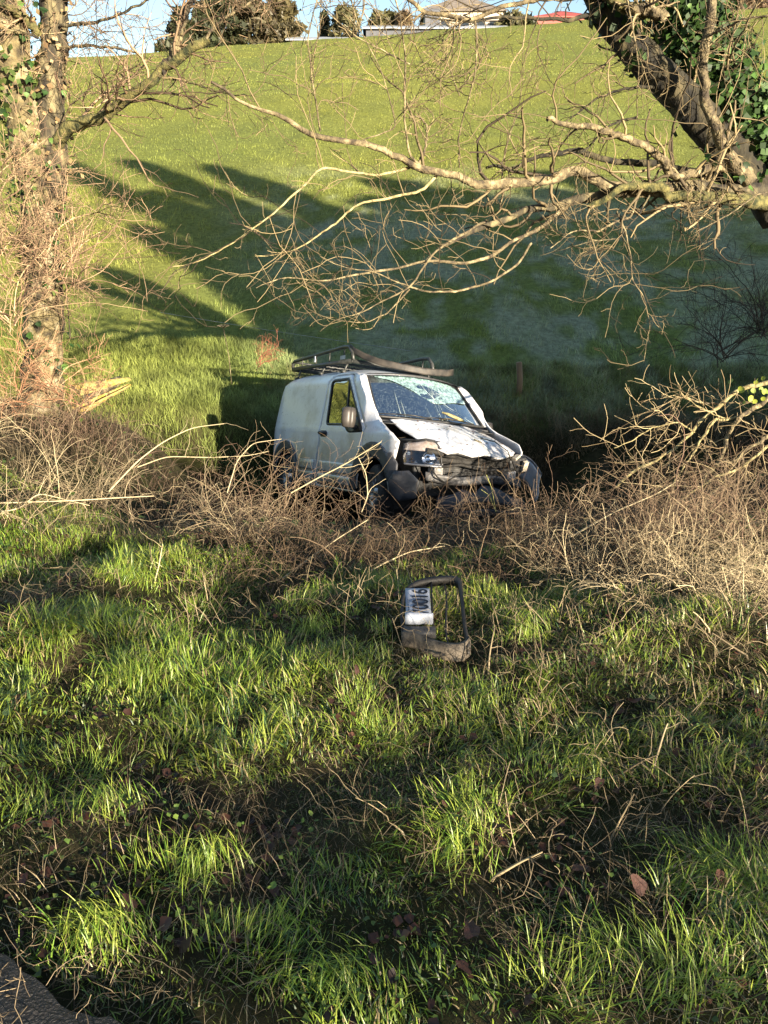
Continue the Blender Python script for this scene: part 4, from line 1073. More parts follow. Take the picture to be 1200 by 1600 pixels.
RB_SPEC = [
    ([(1215, 300, 6.9), (1140, 300, 6.7), (1060, 292, 6.6), (985, 300, 6.5), (920, 310, 6.5), (860, 322, 6.4), (790, 338, 6.3), (730, 365, 6.1), (690, 385, 6.0)], .085, .018),
    ([(1210, 318, 6.8), (1150, 312, 6.6), (1095, 305, 6.5), (1042, 306, 6.45), (1033, 292, 6.4), (1000, 290, 6.4), (965, 300, 6.3), (920, 325, 6.3)], .075, .03),
    ([(1170, 268, 6.8), (1150, 262, 6.7), (1118, 256, 6.65), (1095, 262, 6.6), (1078, 276, 6.55), (1045, 274, 6.5), (1028, 245, 6.45), (1008, 224, 6.4), (975, 212, 6.4), (930, 206, 6.3), (890, 195, 6.3), (855, 186, 6.2)], .055, .022),
    ([(1045, 300, 6.5), (1000, 292, 6.5), (935, 290, 6.4), (928, 272, 6.4), (905, 268, 6.3), (855, 280, 6.2), (800, 287, 6.1), (765, 298, 6.0), (720, 280, 5.9), (670, 266, 5.8), (620, 250, 5.7), (560, 222, 5.5), (500, 206, 5.4), (440, 188, 5.2), (380, 160, 5.1), (330, 128, 5.0)], .058, .010),
    ([(1190, 300, 6.9), (1120, 280, 6.8), (1040, 258, 6.7), (960, 252, 6.6), (915, 240, 6.5), (865, 236, 6.4), (800, 255, 6.3), (760, 262, 6.2)], .05, .012),
    ([(640, 262, 5.8), (590, 275, 5.6), (540, 268, 5.5), (500, 262, 5.3), (475, 290, 5.2), (440, 322, 5.1), (400, 355, 5.0), (350, 388, 4.95), (305, 412, 4.9), (262, 418, 4.85)], .020, .005),
    ([(690, 268, 5.9), (655, 300, 5.8), (600, 312, 5.6), (560, 318, 5.5), (530, 345, 5.4), (490, 375, 5.3), (455, 392, 5.2), (430, 400, 5.2), (398, 400, 5.1)], .022, .005),
    ([(880, 325, 6.4), (850, 355, 6.2), (800, 375, 6.1), (770, 400, 6.0), (725, 412, 5.9), (680, 405, 5.8), (620, 420, 5.7), (560, 430, 5.6), (500, 442, 5.5), (440, 432, 5.4), (400, 450, 5.3)], .032, .005),
    ([(830, 380, 6.1), (810, 412, 6.0), (770, 440, 5.9), (720, 455, 5.8), (670, 458, 5.7), (620, 440, 5.7), (585, 425, 5.6), (540, 420, 5.6), (500, 400, 5.5)], .020, .005),
    ([(760, 345, 6.1), (710, 372, 5.9), (680, 392, 5.8), (660, 420, 5.7), (640, 450, 5.7), (600, 470, 5.6), (560, 490, 5.5), (520, 502, 5.5), (500, 518, 5.5)], .022, .004),
    ([(640, 452, 5.7), (605, 490, 5.6), (570, 505, 5.6), (520, 500, 5.5), (490, 488, 5.5)], .012, .004),
    ([(1000, 300, 6.4), (985, 340, 6.3), (955, 350, 6.2), (935, 362, 6.2), (900, 360, 6.1), (880, 370, 6.1), (860, 388, 6.1)], .022, .008),
    ([(1015, 305, 6.4), (995, 340, 6.3), (976, 358, 6.2), (970, 372, 6.2), (920, 378, 6.1), (885, 388, 6.1)], .016, .006),
    ([(964, 330, 6.3), (976, 360, 6.2), (985, 400, 6.2), (988, 440, 6.1), (1005, 460, 6.1), (1016, 505, 6.1), (1006, 565, 6.1)], .014, .004),
    ([(1095, 270, 6.4), (1096, 290, 6.4), (1092, 322, 6.4)], .012, .008),
    ([(1215, 295, 6.3), (1180, 305, 6.2), (1140, 335, 6.1), (1085, 364, 6.0)], .014, .006),
    ([(1030, 138, 6.8), (1000, 136, 6.7), (965, 140, 6.7), (925, 158, 6.6), (900, 178, 6.6), (880, 194, 6.5)], .028, .008),
    ([(996, 184, 6.5), (970, 188, 6.5), (940, 204, 6.4), (925, 225, 6.4), (910, 240, 6.3), (870, 235, 6.3)], .020, .010),
    ([(960, 25, 6.8), (925, 20, 6.7), (890, 32, 6.6), (850, 30, 6.5), (790, 26, 6.4), (740, 32, 6.3), (700, 34, 6.2), (640, 24, 6.1)], .035, .008),
    ([(1010, 18, 6.6), (975, 16, 6.6), (950, -10, 6.5), (930, -40, 6.5)], .06, .04),
    ([(1040, 30, 6.5), (1010, 16, 6.5), (985, 14, 6.5)], .05, .045),
    ([(1010, -40, 5.6), (900, -5, 5.6), (820, 2, 5.6), (775, 14, 5.6), (740, 30, 5.6), (700, 26, 5.5), (665, 22, 5.5), (640, -5, 5.4), (600, -40, 5.4)], .036, .025),
    ([(742, 30, 5.6), (746, 70, 5.6), (742, 120, 5.6), (728, 170, 5.7), (716, 215, 5.8), (718, 262, 5.9)], .014, .011),
    ([(660, 262, 5.8), (640, 245, 5.7), (634, 200, 5.6), (632, 140, 5.5), (634, 80, 5.5), (622, 20, 5.4), (610, -40, 5.4)], .018, .008),
    ([(650, 262, 5.8), (665, 230, 5.8), (668, 200, 5.8), (655, 182, 5.8), (640, 183, 5.7)], .020, .012),
    ([(718, 150, 5.7), (700, 100, 5.7), (690, 60, 5.7)], .009, .004),
    ([(718, 140, 5.7), (745, 110, 5.7), (758, 85, 5.7)], .010, .005),
    ([(780, 330, 6.2), (786, 300, 6.2), (784, 260, 6.2), (800, 200, 6.2), (815, 150, 6.2)], .016, .006),
    ([(980, 0, 6.2), (990, 50, 6.2), (998, 100, 6.2), (995, 150, 6.3), (996, 184, 6.4)], .010, .008),
    ([(1230, 20, 6.0), (1160, 30, 6.2), (1130, 45, 6.4), (1100, 60, 6.5)], .018, .025),
    ([(1200, -30, 5.8), (1170, 30, 6.0), (1150, 70, 6.2), (1140, 90, 6.4)], .014, .02),
    ([(640, 100, 5.6), (560, 60, 5.4), (500, 10, 5.2), (470, -40, 5.2)], .010, .006),
    ([(500, 205, 5.4), (490, 140, 5.3), (480, 60, 5.2), (500, -20, 5.2)], .012, .006),
    ([(560, 222, 5.5), (620, 200, 5.5), (600, 120, 5.4), (560, 40, 5.3), (540, -30, 5.3)], .010, .005),
]
n0 = len(bpy.data.objects)
PT, RT = branch_objs(RB_SPEC, None, [M[{0: 'bark', 1: 'moss', 4: 'shaded_bark', 16: 'shaded_bark', 17: 'shaded_bark', 18: 'shaded_bark', 19: 'moss', 12: 'bark', 5: 'twig_bark', 6: 'twig_bark'}.get(i, 'pale_bark')] for i in range(len(RB_SPEC))])
tr_objs += [o for o in C.objects if o.name.startswith('branch')]
lv = [dict(per=11, L=(.22, .70), spread=.9, up=.18, wig=.26, rr=.40, k=9, depth=.45, rmin=.0024),
      dict(per=3, L=(.10, .34), spread=.9, up=.12, wig=.26, rr=.6, k=6, depth=.6, rmin=.0019),
      dict(per=2, L=(.05, .16), spread=.9, up=.10, wig=.30, rr=.65, k=4, depth=.7, rmin=.0014)]
def clear_of_van(p): return ~((p[:, :, 2].min(1) < .80 + 0 * p[:, 0, 0]) & (p[:, 0, 0] < 1.7))
o, _ = twig_set(PT, RT, 'twigs', None, lv, TW1, TW2, clear_of_van); tr_objs.append(o)
o, _ = twig_set(np.stack([PA[::2], PB[::2], PC[::2]]), np.stack([RA[::2], RB[::2], RC[::2]]) * .35, 'twigs', None, [dict(per=14, L=(.3, .8), rr=.3, k=7, depth=.5, rmin=.003), dict(per=3, L=(.1, .3), rr=.6, k=5, rmin=.0016)], TW1, TW2); tr_objs.append(o)
for o in tr_objs: o.parent = TR; rel(o)

def leaf_mesh(name, col, kind='ivy'):
    if kind == 'ivy': ol = [(0, 0), (.28, .10), (.50, .22), (.34, .42), (.36, .62), (.16, .66), (0, 1.0), (-.16, .66), (-.36, .62), (-.34, .42), (-.50, .22), (-.28, .10)]
    elif kind == 'round': ol = [(0, 0), (.25, .05), (.46, .28), (.48, .55), (.3, .85), (0, 1), (-.3, .85), (-.48, .55), (-.46, .28), (-.25, .05)]
    else: ol = [(0, 0), (.18, .12), (.30, .38), (.24, .68), (0, 1), (-.24, .68), (-.30, .38), (-.18, .12)]
    V = [(0, .5, .06)] + [(x, y, -.05 * abs(x) * 3 + .04 * math.sin(y * 5)) for x, y in ol]
    F = [(0, i, i % (len(ol)) + 1) for i in range(1, len(ol) + 1)]
    me = bpy.data.meshes.new(name); me.from_pydata(V, [], F); me.polygons.foreach_set('use_smooth', [True] * len(F))
    a = me.color_attributes.new('Col', 'FLOAT_COLOR', 'POINT')
    a.data.foreach_set('color', np.tile(np.array([*col, 1.0], np.float32), len(V)))
    me.materials.append(M['ivy']); me.update(); return me
ivy_me = [leaf_mesh('ivy_leaf', c) for c in ((.025, .06, .014), (.035, .085, .016), (.08, .15, .03), (.015, .035, .01))]
def hang_leaves(n, P, rad, parent, size=(.05, .10), t0=0, t1=1, spread=1.0, meshes=ivy_me, off=None):
    inv = Matrix.Translation(-parent.location)
    for k in range(n):
        i = int((t0 + (t1 - t0) * rr_.random()) * (len(P) - 1)); q = rr_.uniform(0, 6.28)
        d = Vector((math.cos(q), -abs(math.sin(q)) * .7 if rr_.random() < .75 else .5, rr_.uniform(-.5, .5)))
        p = Vector(P[i]) + d.normalized() * (rad * rr_.uniform(.9, 1.0 + spread)) + Vector((rr_.gauss(0, .03),) * 3)
        o = bpy.data.objects.new('ivy_leaf', meshes[rr_.randrange(len(meshes))]); C.objects.link(o); o.parent = parent; o.matrix_parent_inverse = inv
        o.location = p; s = rr_.uniform(*size); o.scale = (s, s, s)
        o.rotation_euler = (R_(rr_.uniform(-130, -60)), rr_.uniform(-.6, .6), math.atan2(d.x, -d.y) * .7 + rr_.uniform(-.5, .5))
hang_leaves(200, PB, .13, TR, (.042, .075), .02, .98, 1.4)
hang_leaves(82, PB, .12, TR, (.042, .075), .55, .9, 2.4)
hang_leaves(16, PC, .06, TR, (.05, .08), .0, .3)
def ivy_mass(name, paths, rad, n, parent, c1=(.012, .028, .008), c2=(.045, .095, .018), sz=(.04, .09), lim=None):
    V = []
    P = np.concatenate(paths); P = P[rng.integers(0, len(P), n)]
    d = rng.normal(0, 1, (n, 3)); d /= np.linalg.norm(d, axis=1, keepdims=True)
    c = P + d * rad * rng.uniform(.6, 1.3, n)[:, None] + rng.normal(0, .05, (n, 3))
    a = np.cross(d, rng.normal(0, 1, (n, 3))); a /= np.linalg.norm(a, axis=1, keepdims=True); b = np.cross(d, a) + d * .4
    s_ = rng.uniform(*sz, n)[:, None] * .5
    V = np.stack([c - a * s_, c - b * s_ * .5 + a * s_ * .3, c + a * s_ * 1.1, c + b * s_ * 1.0, c - b * s_], 1)[:, [0, 4, 2, 3]]
    F = np.arange(n * 4).reshape(-1, 4); o = npmesh(name, V.reshape(-1, 3), F, M['ivy'], np.repeat(vary(n, c1, c2), 4, axis=0), parent=parent, smooth=False)
    o['kind'] = 'stuff'; o.matrix_parent_inverse = Matrix.Translation(-parent.location); return o
ivy_mass('ivy', [PB[8:]], .22, 6500, TR, sz=(.035, .07))
ivy_mass('ivy', [PB[12:36] - np.array([.17, 0, 0])], .17, 2600, TR, sz=(.035, .07))
ivy_mass('ivy', [PA[-12:]], .12, 260, TR, sz=(.04, .08))

# left tree: twin stems wrapped in ivy and dead twigs, mossy bough to the right
TL = empty('twin_stemmed_tree', (-3.45, 7.6, gz(-3.45, 7.6)))
tag(TL, 'twin stemmed tree at the left wrapped in dead twigs and ivy with mossy bough', 'tree')
tl = []
o, P1, R1 = bark_tube('trunk', T_([(58, 668, 7.55), (66, 600, 7.6), (70, 500, 7.6), (66, 400, 7.6), (58, 300, 7.6), (40, 200, 7.6), (22, 90, 7.6), (6, -60, 7.6)]), [.25, .175, .16, .155, .15, .14, .13], M['bark_mottled'], None, k=60, n=18, lump=.2, seed=8); tl.append(o)
o, P2, R2 = bark_tube('trunk', T_([(78, 330, 7.65), (82, 260, 7.65), (80, 180, 7.65), (78, 110, 7.7), (86, 50, 7.7), (92, -60, 7.7)]), [.13, .125, .115, .11], M['bark'], None, k=40, n=14, lump=.2, seed=9); tl.append(o)
LB = [
    ([(84, 232, 7.6), (108, 200, 7.5), (150, 188, 7.4), (185, 165, 7.3), (222, 136, 7.2), (255, 105, 7.2), (290, 82, 7.1), (325, 62, 7.1)], .075, .045),
    ([(252, 110, 7.2), (275, 85, 7.2), (282, 40, 7.2), (300, 0, 7.2), (320, -40, 7.2)], .05, .03),
    ([(320, 64, 7.1), (335, 40, 7.1), (380, 10, 7.0), (430, -20, 7.0)], .03, .015),
    ([(240, 118, 7.2), (300, 130, 7.1), (340, 145, 7.0), (400, 150, 6.9)], .022, .008),
    ([(95, 40, 7.6), (130, 38, 7.5), (170, 30, 7.4), (210, 12, 7.3), (260, -20, 7.2)], .032, .015),
    ([(90, 75, 7.6), (130, 72, 7.5), (180, 75, 7.4), (215, 82, 7.3), (230, 100, 7.3)], .030, .015),
    ([(60, 55, 7.6), (40, 30, 7.5), (10, 8, 7.4), (-40, -10, 7.4)], .05, .03),
    ([(60, 60, 7.5), (30, 46, 7.4), (-30, 52, 7.3)], .022, .014),
    ([(85, 215, 7.6), (110, 165, 7.5), (140, 140, 7.4), (175, 110, 7.3), (185, 70, 7.3)], .016, .006),
    ([(90, 480, 7.4), (112, 430, 7.3), (106, 390, 7.3), (120, 350, 7.3), (150, 330, 7.3), (200, 345, 7.2)], .020, .006),
    ([(100, 520, 7.5), (96, 470, 7.4), (104, 460, 7.4), (110, 530, 7.4)], .016, .012),
]
PL, RL = branch_objs(LB, None, [M['moss'], M['bark'], M['pale_bark']])
tl += [o for o in C.objects if o.name.startswith('branch') and o.parent is None]
RED1, RED2 = (.11, .065, .045), (.32, .22, .13)
lv2 = [dict(per=15, L=(.25, .8), spread=1, up=.10, wig=.22, rr=.3, k=8, depth=.6, rmin=.0024), dict(per=4, L=(.12, .4), spread=1, up=.08, wig=.25, rr=.6, k=6, rmin=.0020), dict(per=2, L=(.05, .2), spread=1, rr=.7, k=4, rmin=.0015)]
o, _ = twig_set(PL, RL, 'twigs', None, lv2, TW1, RED2); tl.append(o)
# shaggy short dead twigs wrapping both stems
PS = np.stack([P1[np.linspace(20, 59, 26).astype(int)], P2[np.linspace(0, 39, 26).astype(int)]]); RS = np.full(PS.shape[:2], .02)
lv3 = [dict(per=75, L=(.15, .5), spread=1.3, up=-.1, wig=.4, rr=.3, k=8, depth=1, rmin=.003, t0=0), dict(per=3, L=(.06, .25), spread=1, wig=.4, rr=.6, k=5, depth=1, rmin=.002)]
o, _ = twig_set(PS + 0, RS, 'twigs', None, lv3, RED1, (.42, .32, .18)); tl.append(o)
for o in tl: o.parent = TL; o.matrix_parent_inverse = Matrix.Translation(-TL.location)
hang_leaves(150, P1, .17, TL, (.05, .085), .15, 1, .6)
hang_leaves(40, P2, .12, TL, (.05, .08), 0, 1, .6)
ivy_mass('ivy', [P1[22:50], P1[22:50] - np.array([.05, 0, 0])], .155, 1300, TL, (.025, .05, .012), (.12, .16, .04), (.03, .07))
ivy_mass('dead_leaves', [P1[20:], P2], .14, 700, TL, (.16, .10, .05), (.42, .30, .15), (.02, .06))

# shrub of fine reddish twigs round the left tree
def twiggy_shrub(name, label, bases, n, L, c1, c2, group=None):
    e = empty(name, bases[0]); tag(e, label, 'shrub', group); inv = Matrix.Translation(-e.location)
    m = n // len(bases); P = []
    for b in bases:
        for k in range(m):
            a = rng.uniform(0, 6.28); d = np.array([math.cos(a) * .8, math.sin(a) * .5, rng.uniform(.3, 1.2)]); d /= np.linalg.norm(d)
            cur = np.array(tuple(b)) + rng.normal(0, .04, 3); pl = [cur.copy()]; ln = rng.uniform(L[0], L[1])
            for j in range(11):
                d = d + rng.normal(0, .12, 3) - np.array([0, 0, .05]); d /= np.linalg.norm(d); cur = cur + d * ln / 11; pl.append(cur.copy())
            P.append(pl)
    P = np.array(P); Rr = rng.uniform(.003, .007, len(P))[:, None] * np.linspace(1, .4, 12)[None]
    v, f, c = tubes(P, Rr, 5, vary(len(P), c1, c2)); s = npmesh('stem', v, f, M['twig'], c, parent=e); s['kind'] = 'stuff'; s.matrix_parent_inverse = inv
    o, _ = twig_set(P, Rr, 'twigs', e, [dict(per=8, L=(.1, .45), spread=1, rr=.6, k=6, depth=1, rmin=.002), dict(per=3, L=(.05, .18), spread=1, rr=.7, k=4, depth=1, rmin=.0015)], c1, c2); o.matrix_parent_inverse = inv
    return e
twiggy_shrub('bare_shrub', 'dense reddish twiggy shrub spreading right of the left tree at mid height', [at(85, 430, 7.2), at(70, 420, 7.1), at(30, 440, 7.1), at(100, 450, 7.2)], 34, (.4, 1.15), RED1, (.44, .30, .18))
twiggy_shrub('bare_shrub', 'fine twigs crowding the left edge beside the pale trunk', [at(0, 400, 6.8), at(15, 500, 6.8), at(-10, 300, 6.8)], 54, (.4, .9), RED1, (.42, .30, .17))
twiggy_shrub('bare_shrub', 'low red stemmed shrub at the base of the pale trunk', [at(20, 620, 7.0), at(90, 610, 7.2), at(130, 640, 7.2)], 21, (.3, .7), (.25, .11, .06), (.42, .28, .16))
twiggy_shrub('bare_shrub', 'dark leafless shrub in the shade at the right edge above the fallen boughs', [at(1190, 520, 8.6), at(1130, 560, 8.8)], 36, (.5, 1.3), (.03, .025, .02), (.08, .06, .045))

# fallen boughs at the right
FB = empty('fallen_bough', at(1240, 640, 6.6)); tag(FB, 'pale sunlit fallen boughs leaning down into the ditch at the right', 'bough')
FS = [
    ([(1260, 585, 6.6), (1200, 598, 6.6), (1146, 612, 6.6), (1127, 631, 6.6), (1112, 645, 6.6), (1097, 661, 6.5), (1082, 675, 6.5), (1065, 692, 6.5), (1046, 707, 6.5), (1025, 719, 6.4), (998, 731, 6.4), (976, 745, 6.4), (962, 762, 6.4)], .026, .014),
    ([(1260, 605, 6.4), (1200, 624, 6.4), (1176, 639, 6.4), (1152, 654, 6.3), (1138, 682, 6.3), (1130, 707, 6.2), (1119, 728, 6.2), (1100, 753, 6.2), (1082, 780, 6.1)], .030, .014),
    ([(1170, 645, 6.4), (1140, 655, 6.35), (1118, 655, 6.3), (1098, 682, 6.3), (1085, 705, 6.3), (1070, 728, 6.2), (1050, 760, 6.2)], .018, .006),
    ([(1260, 668, 6.0), (1200, 684, 6.0), (1172, 700, 6.0), (1158, 711, 6.0), (1140, 722, 6.0), (1115, 726, 6.0)], .028, .010),
    ([(1260, 676, 6.0), (1200, 696, 6.0), (1160, 730, 6.0), (1120, 745, 5.9), (1085, 765, 5.9), (1050, 790, 5.9)], .018, .006),
    ([(1158, 711, 6.0), (1165, 735, 6.0), (1163, 765, 5.95), (1158, 795, 5.9)], .012, .007),
    ([(1085, 675, 6.5), (1060, 660, 6.4), (1020, 668, 6.4), (985, 690, 6.3), (960, 700, 6.3)], .010, .004),
    ([(1125, 632, 6.6), (1090, 628, 6.5), (1068, 618, 6.5), (1020, 640, 6.5), (985, 655, 6.5)], .010, .003),
    ([(1140, 655, 6.3), (1120, 650, 6.3), (1090, 635, 6.3), (1065, 615, 6.3)], .008, .003),
]
PF, RF = branch_objs(FS, None, [M['twig_bark'], M['pale_bark']], fat=1.75); fo = [o for o in C.objects if o.name.startswith('branch') and o.parent is None]
o, _ = twig_set(PF, RF, 'twigs', None, [dict(per=9, L=(.2, .7), spread=.8, up=-.1, wig=.2, rr=.3, k=8, depth=.6, rmin=.0026), dict(per=4, L=(.08, .3), spread=.9, rr=.6, k=6, rmin=.0018)], (.16, .11, .06), (.42, .34, .19)); fo.append(o)
for o in fo: o.parent = FB; o.matrix_parent_inverse = Matrix.Translation(-FB.location)
yel = [leaf_mesh('leaf', c, 'round') for c in ((.28, .32, .05), (.16, .22, .04))]
hang_leaves(16, [tuple(at(1165 + 8 * k, 598 + (k % 3) * 8, 6.3)) for k in range(6)], .05, FB, (.035, .06), 0, 1, 1, yel)

# ------------------------------------------------------------------ small things along the field edge
def thing_mb(mb, name, label, cat, mat, **k):
    o = mb.build(name, mat, **k); tag(o, label, cat); return o
pp = at(810, 645, 12.6); pp.z = gz(pp.x, 12.6); tp = at(811, 566, 12.6)
m = MB(); m.tube([pp - Vector((0, 0, .3)), pp.lerp(tp, .5) + Vector((.01, 0, 0)), tp], [.052, .050, .048], 8); thing_mb(m, 'fence_post', 'weathered round wooden fence post standing on the shaded bank behind the van', 'fence post', M['wood'])
w0 = at(250, 488, 14.2); w1 = at(640, 548, 13.6); w2 = at(810, 575, 12.6)
m = MB(); m.tube([w0.lerp(w1, k / 8) - Vector((0, 0, .02 * math.sin(math.pi * k / 8))) for k in range(9)], .004, 4); thing_mb(m, 'fence_wire', 'thin slack wire running above the sunlit grass bank left of the van', 'wire', M['steel'])
# dry umbel
hs = empty('dead_hogweed', at(360, 600, 11.6)); tag(hs, 'single dead hogweed stalk with a flat seed head on the grass bank', 'plant')
a, b = at(362, 600, 11.6), at(349, 513, 11.6)
m = MB(); m.tube([a, a.lerp(b, .5) + Vector((.02, 0, 0)), b], .006, 5); o = m.build('stalk', M['pale_bark'], hs); o.matrix_parent_inverse = Matrix.Translation(-hs.location)
m = MB()
for k in range(9):
    q = k * .7; m.tube([b, b + Vector((.07 * math.cos(q), .07 * math.sin(q), .035))], .003, 4); m.box(b + Vector((.07 * math.cos(q), .07 * math.sin(q), .04)), (.035, .035, .012))
o = m.build('seed_head', M['pale_bark'], hs); o.matrix_parent_inverse = Matrix.Translation(-hs.location)
twiggy_shrub('dead_dock', 'small russet dock stems on the grass bank left of the roof rack', [at(405, 568, 12.6), at(398, 575, 12.6)], 8, (.3, .5), (.22, .07, .04), (.28, .12, .07))

# hollow split log
lg = empty('hollow_log', at(160, 610, 7.9)); tag(lg, 'split hollow log with bright yellow edges lying right of the pale trunk', 'log')
def shell(name, p0, p1, r0, r1, a0, a1, mat, thick=.02):
    m = MB(); rows = []
    ax = (p1 - p0).normalized(); u = ax.cross(Vector((0, 0, 1))).normalized(); v = u.cross(ax)
    for i in range(10):
        t = i / 9; c = p0.lerp(p1, t); r = (r0 + (r1 - r0) * t ** 1.5) * (1 + .08 * math.sin(t * 9))
        rows.append([c + (u * math.cos(R_(a0 + (a1 - a0) * k / 10)) + v * math.sin(R_(a0 + (a1 - a0) * k / 10))) * r for k in range(11)])
    m.grid(rows); o = m.build(name, mat, lg, thick=thick); o.matrix_parent_inverse = Matrix.Translation(-lg.location); return o
A_, B_ = at(118, 622, 7.8), at(203, 594, 8.2)
shell('upper_shell', A_ + Vector((0, 0, .03)), B_, .10, .02, 5, 165, M['yellow_wood'])
shell('lower_shell', A_ - Vector((0, .08, .07)), B_ - Vector((0, .03, .03)), .09, .02, 195, 345, M['yellow_wood'])
shell('hollow', A_ + Vector((.12, .05, 0)), B_ - Vector((.12, -.05, 0)), .09, .03, 60, 300, M['bark'], .01)

# ------------------------------------------------------------------ detached grille surround with the number plate
def gp(px, py, lift):   # a point on the inclined plane the piece lies in
    d = at(px, py, 1) - Vector((0, 0, CAM_H)); n = Vector((0, -.10, 1)).normalized(); q = Vector((.25, 2.9, gz(.25, 2.9) + .055))
    o = Vector((0, 0, CAM_H)); t = (q - o).dot(n) / d.dot(n); return o + d * t + n * lift
G0 = gp(680, 975, 0)
GR = empty('grille_surround', G0); tag(GR, 'torn off black grille surround with a white number plate lying on grass', 'grille')
ginv = Matrix.Translation(-G0)
def gb(mb, name, mat, par=GR, **k):
    o = mb.build(name, mat, par, **k); o.matrix_parent_inverse = ginv; return o
fr = [(629, 1000), (626, 975), (627, 945), (632, 930), (645, 918), (668, 911), (695, 909), (716, 908), (720, 912), (724, 950), (728, 990), (733, 1012), (734, 1020)]
out_ = resample([gp(x, y, .02) for x, y in fr], 40); inn = resample([gp(x + (3.5 if x < 640 else -3.5 if x > 715 else 0), y + (3 if y < 920 else 0), .015) for x, y in fr], 40)
m = MB(); m.grid([[Vector(a), Vector(a) + Vector((0, 0, .012)), Vector(b) + Vector((0, 0, .014)), Vector(b), Vector(b) - Vector((0, 0, .02)), Vector(a) - Vector((0, 0, .02))] for a, b in zip(out_, inn)])
gb(m, 'rim', M['grille_plastic'], thick=.006)
low = [(627, 999), (645, 1000), (655, 1003), (668, 1010), (690, 1017), (712, 1020), (726, 1017), (734, 1008)]
lo = resample([gp(x, y, .025) for x, y in low], 24)
m = MB(); m.grid([[Vector(a) + Vector((0, .03, .0)), Vector(a) + Vector((0, 0, .01)), Vector(a) + Vector((0, -.012, -.005)), Vector(a) + Vector((.0, -.02, -.035 - .02 * i / 24)), Vector(a) + Vector((0, -.02, -.045 - .015 * i / 24))] for i, a in enumerate(lo)])
gb(m, 'lower_lip', pm('dusty_plastic', (.03, .025, .02), (.15, .12, .085), 22, .75, .4), thick=.008)
m = MB()
for (x, y) in ((683, 1019), (693, 1021)): m.box(gp(x, y, .012) + Vector((0, -.027, 0)), (.018, .006, .008))
gb(m, 'slot', M['black'], smooth=False)
m = MB(); m.tube(resample([gp(x, y, .01) for x, y in ((695, 916), (698, 940), (697, 965), (696, 990), (700, 1012))], 16), .005, 6); gb(m, 'bar', M['grille_plastic'])
m = MB(); m.tube(resample([gp(x, y, .015) for x, y in ((674, 912), (674, 935), (676, 970), (677, 990))], 12), .005, 6); gb(m, 'bar', M['grille_plastic'])
m = MB(); a, b, c, d = gp(633, 930, .005), gp(666, 912, .005), gp(667, 924, .005), gp(632, 936, .005); m.add([a, b, c, d], [(0, 1, 2, 3)]); gb(m, 'inner_panel', M['grille_plastic'], thick=.006)
# number plate: local frame, text runs from the fold (near end) to the far end, letter tops facing left
pl = empty('number_plate'); pl.parent = GR
TLc, TRc, BLc, BRc = gp(633.5, 934, .03), gp(670, 924, .03), gp(634, 982, .03), gp(674.5, 976, .03)
ex = ((BLc + BRc) / 2); ax_t = ((TLc + TRc) / 2 - ex); LP = ax_t.length; ax_t.normalize()
wv = ((TLc - TRc) + (BLc - BRc)) / 2; wv = (wv - ax_t * wv.dot(ax_t)); WP = wv.length; wv.normalize(); nn = ax_t.cross(wv)
Mp = Matrix(((ax_t.x, wv.x, nn.x, 0), (ax_t.y, wv.y, nn.y, 0), (ax_t.z, wv.z, nn.z, 0), (0, 0, 0, 1)))
pl.matrix_parent_inverse = ginv; pl.matrix_world = Matrix.Translation(ex) @ Mp; pl.matrix_basis = Matrix.Translation(ex) @ Mp
def pb(mb, name, mat, **k): return mb.build(name, mat, pl, **k)
m = MB(); rows = []
for i in range(15):
    x = LP - (LP + .02) * i / 14; rows.append([(x, y, .004 * math.sin(x * 30)) for y in np.linspace(-WP / 2, WP / 2, 6)])
m.grid(rows); pb(m, 'plate_face', M['white_plate'], thick=.004)
m = MB(); rows = []                                       # the end curled over and back
for i in range(14):
    a = math.pi * 1.25 * i / 13; r = .028
    rows.append([(-.02 - r * math.sin(a) - .010 * i / 13 + (.035 if y < 0 else 0) * math.sin(a) * .4, y, .004 + r - r * math.cos(a)) for y in np.linspace(-WP / 2 * 1.05, WP / 2 * 1.1, 7)])
m.grid(rows); pb(m, 'curled_end', M['white_plate'], thick=.004)
m = MB(); m.tube([(-.075, -WP * .62, -.005), (-.075, 0, -.01), (-.07, WP * .62, -.005)], [.026, .030, .026], 10); pb(m, 'plate_holder', pm('holder', (.03, .03, .032), (.09, .085, .08), 15, .5, .1))
cu = bpy.data.curves.new('t', 'FONT'); cu.body = '70016'; cu.size = WP * .88; cu.space_character = .98; cu.extrude = .0006; cu.offset = .0012
ob = bpy.data.objects.new('t', cu); C.objects.link(ob); bpy.context.view_layer.update()
me = bpy.data.meshes.new_from_object(ob); bpy.data.objects.remove(ob)
vs = np.array([tuple(v.co) for v in me.vertices]); w_ = vs[:, 0].max() - vs[:, 0].min(); h_ = vs[:, 1].max() - vs[:, 1].min()
sx, sy = (LP * .80) / w_, WP * .66 / h_
for v in me.vertices: v.co = ((v.co.x - vs[:, 0].min()) * sx + LP * .17, (v.co.y - vs[:, 1].min()) * sy - WP * .42, v.co.z + .0055)
link('registration_number', me, M['ink'], pl)
m = MB(); m.box((LP * .05, WP * .38, .006), (LP * .06, WP * .12, .001)); m.box((LP * .02, -WP * .30, .006), (.02, .014, .001), (0, 0, .5)); pb(m, 'blue_mark', M['blue'], smooth=False)
m = MB()
for k in range(6): m.box((LP * (.22 + .08 * k), WP * .40, .006), (LP * .05, .003, .001), (0, 0, .2 * (k % 2)))
pb(m, 'worn_small_print', M['clad'], smooth=False)

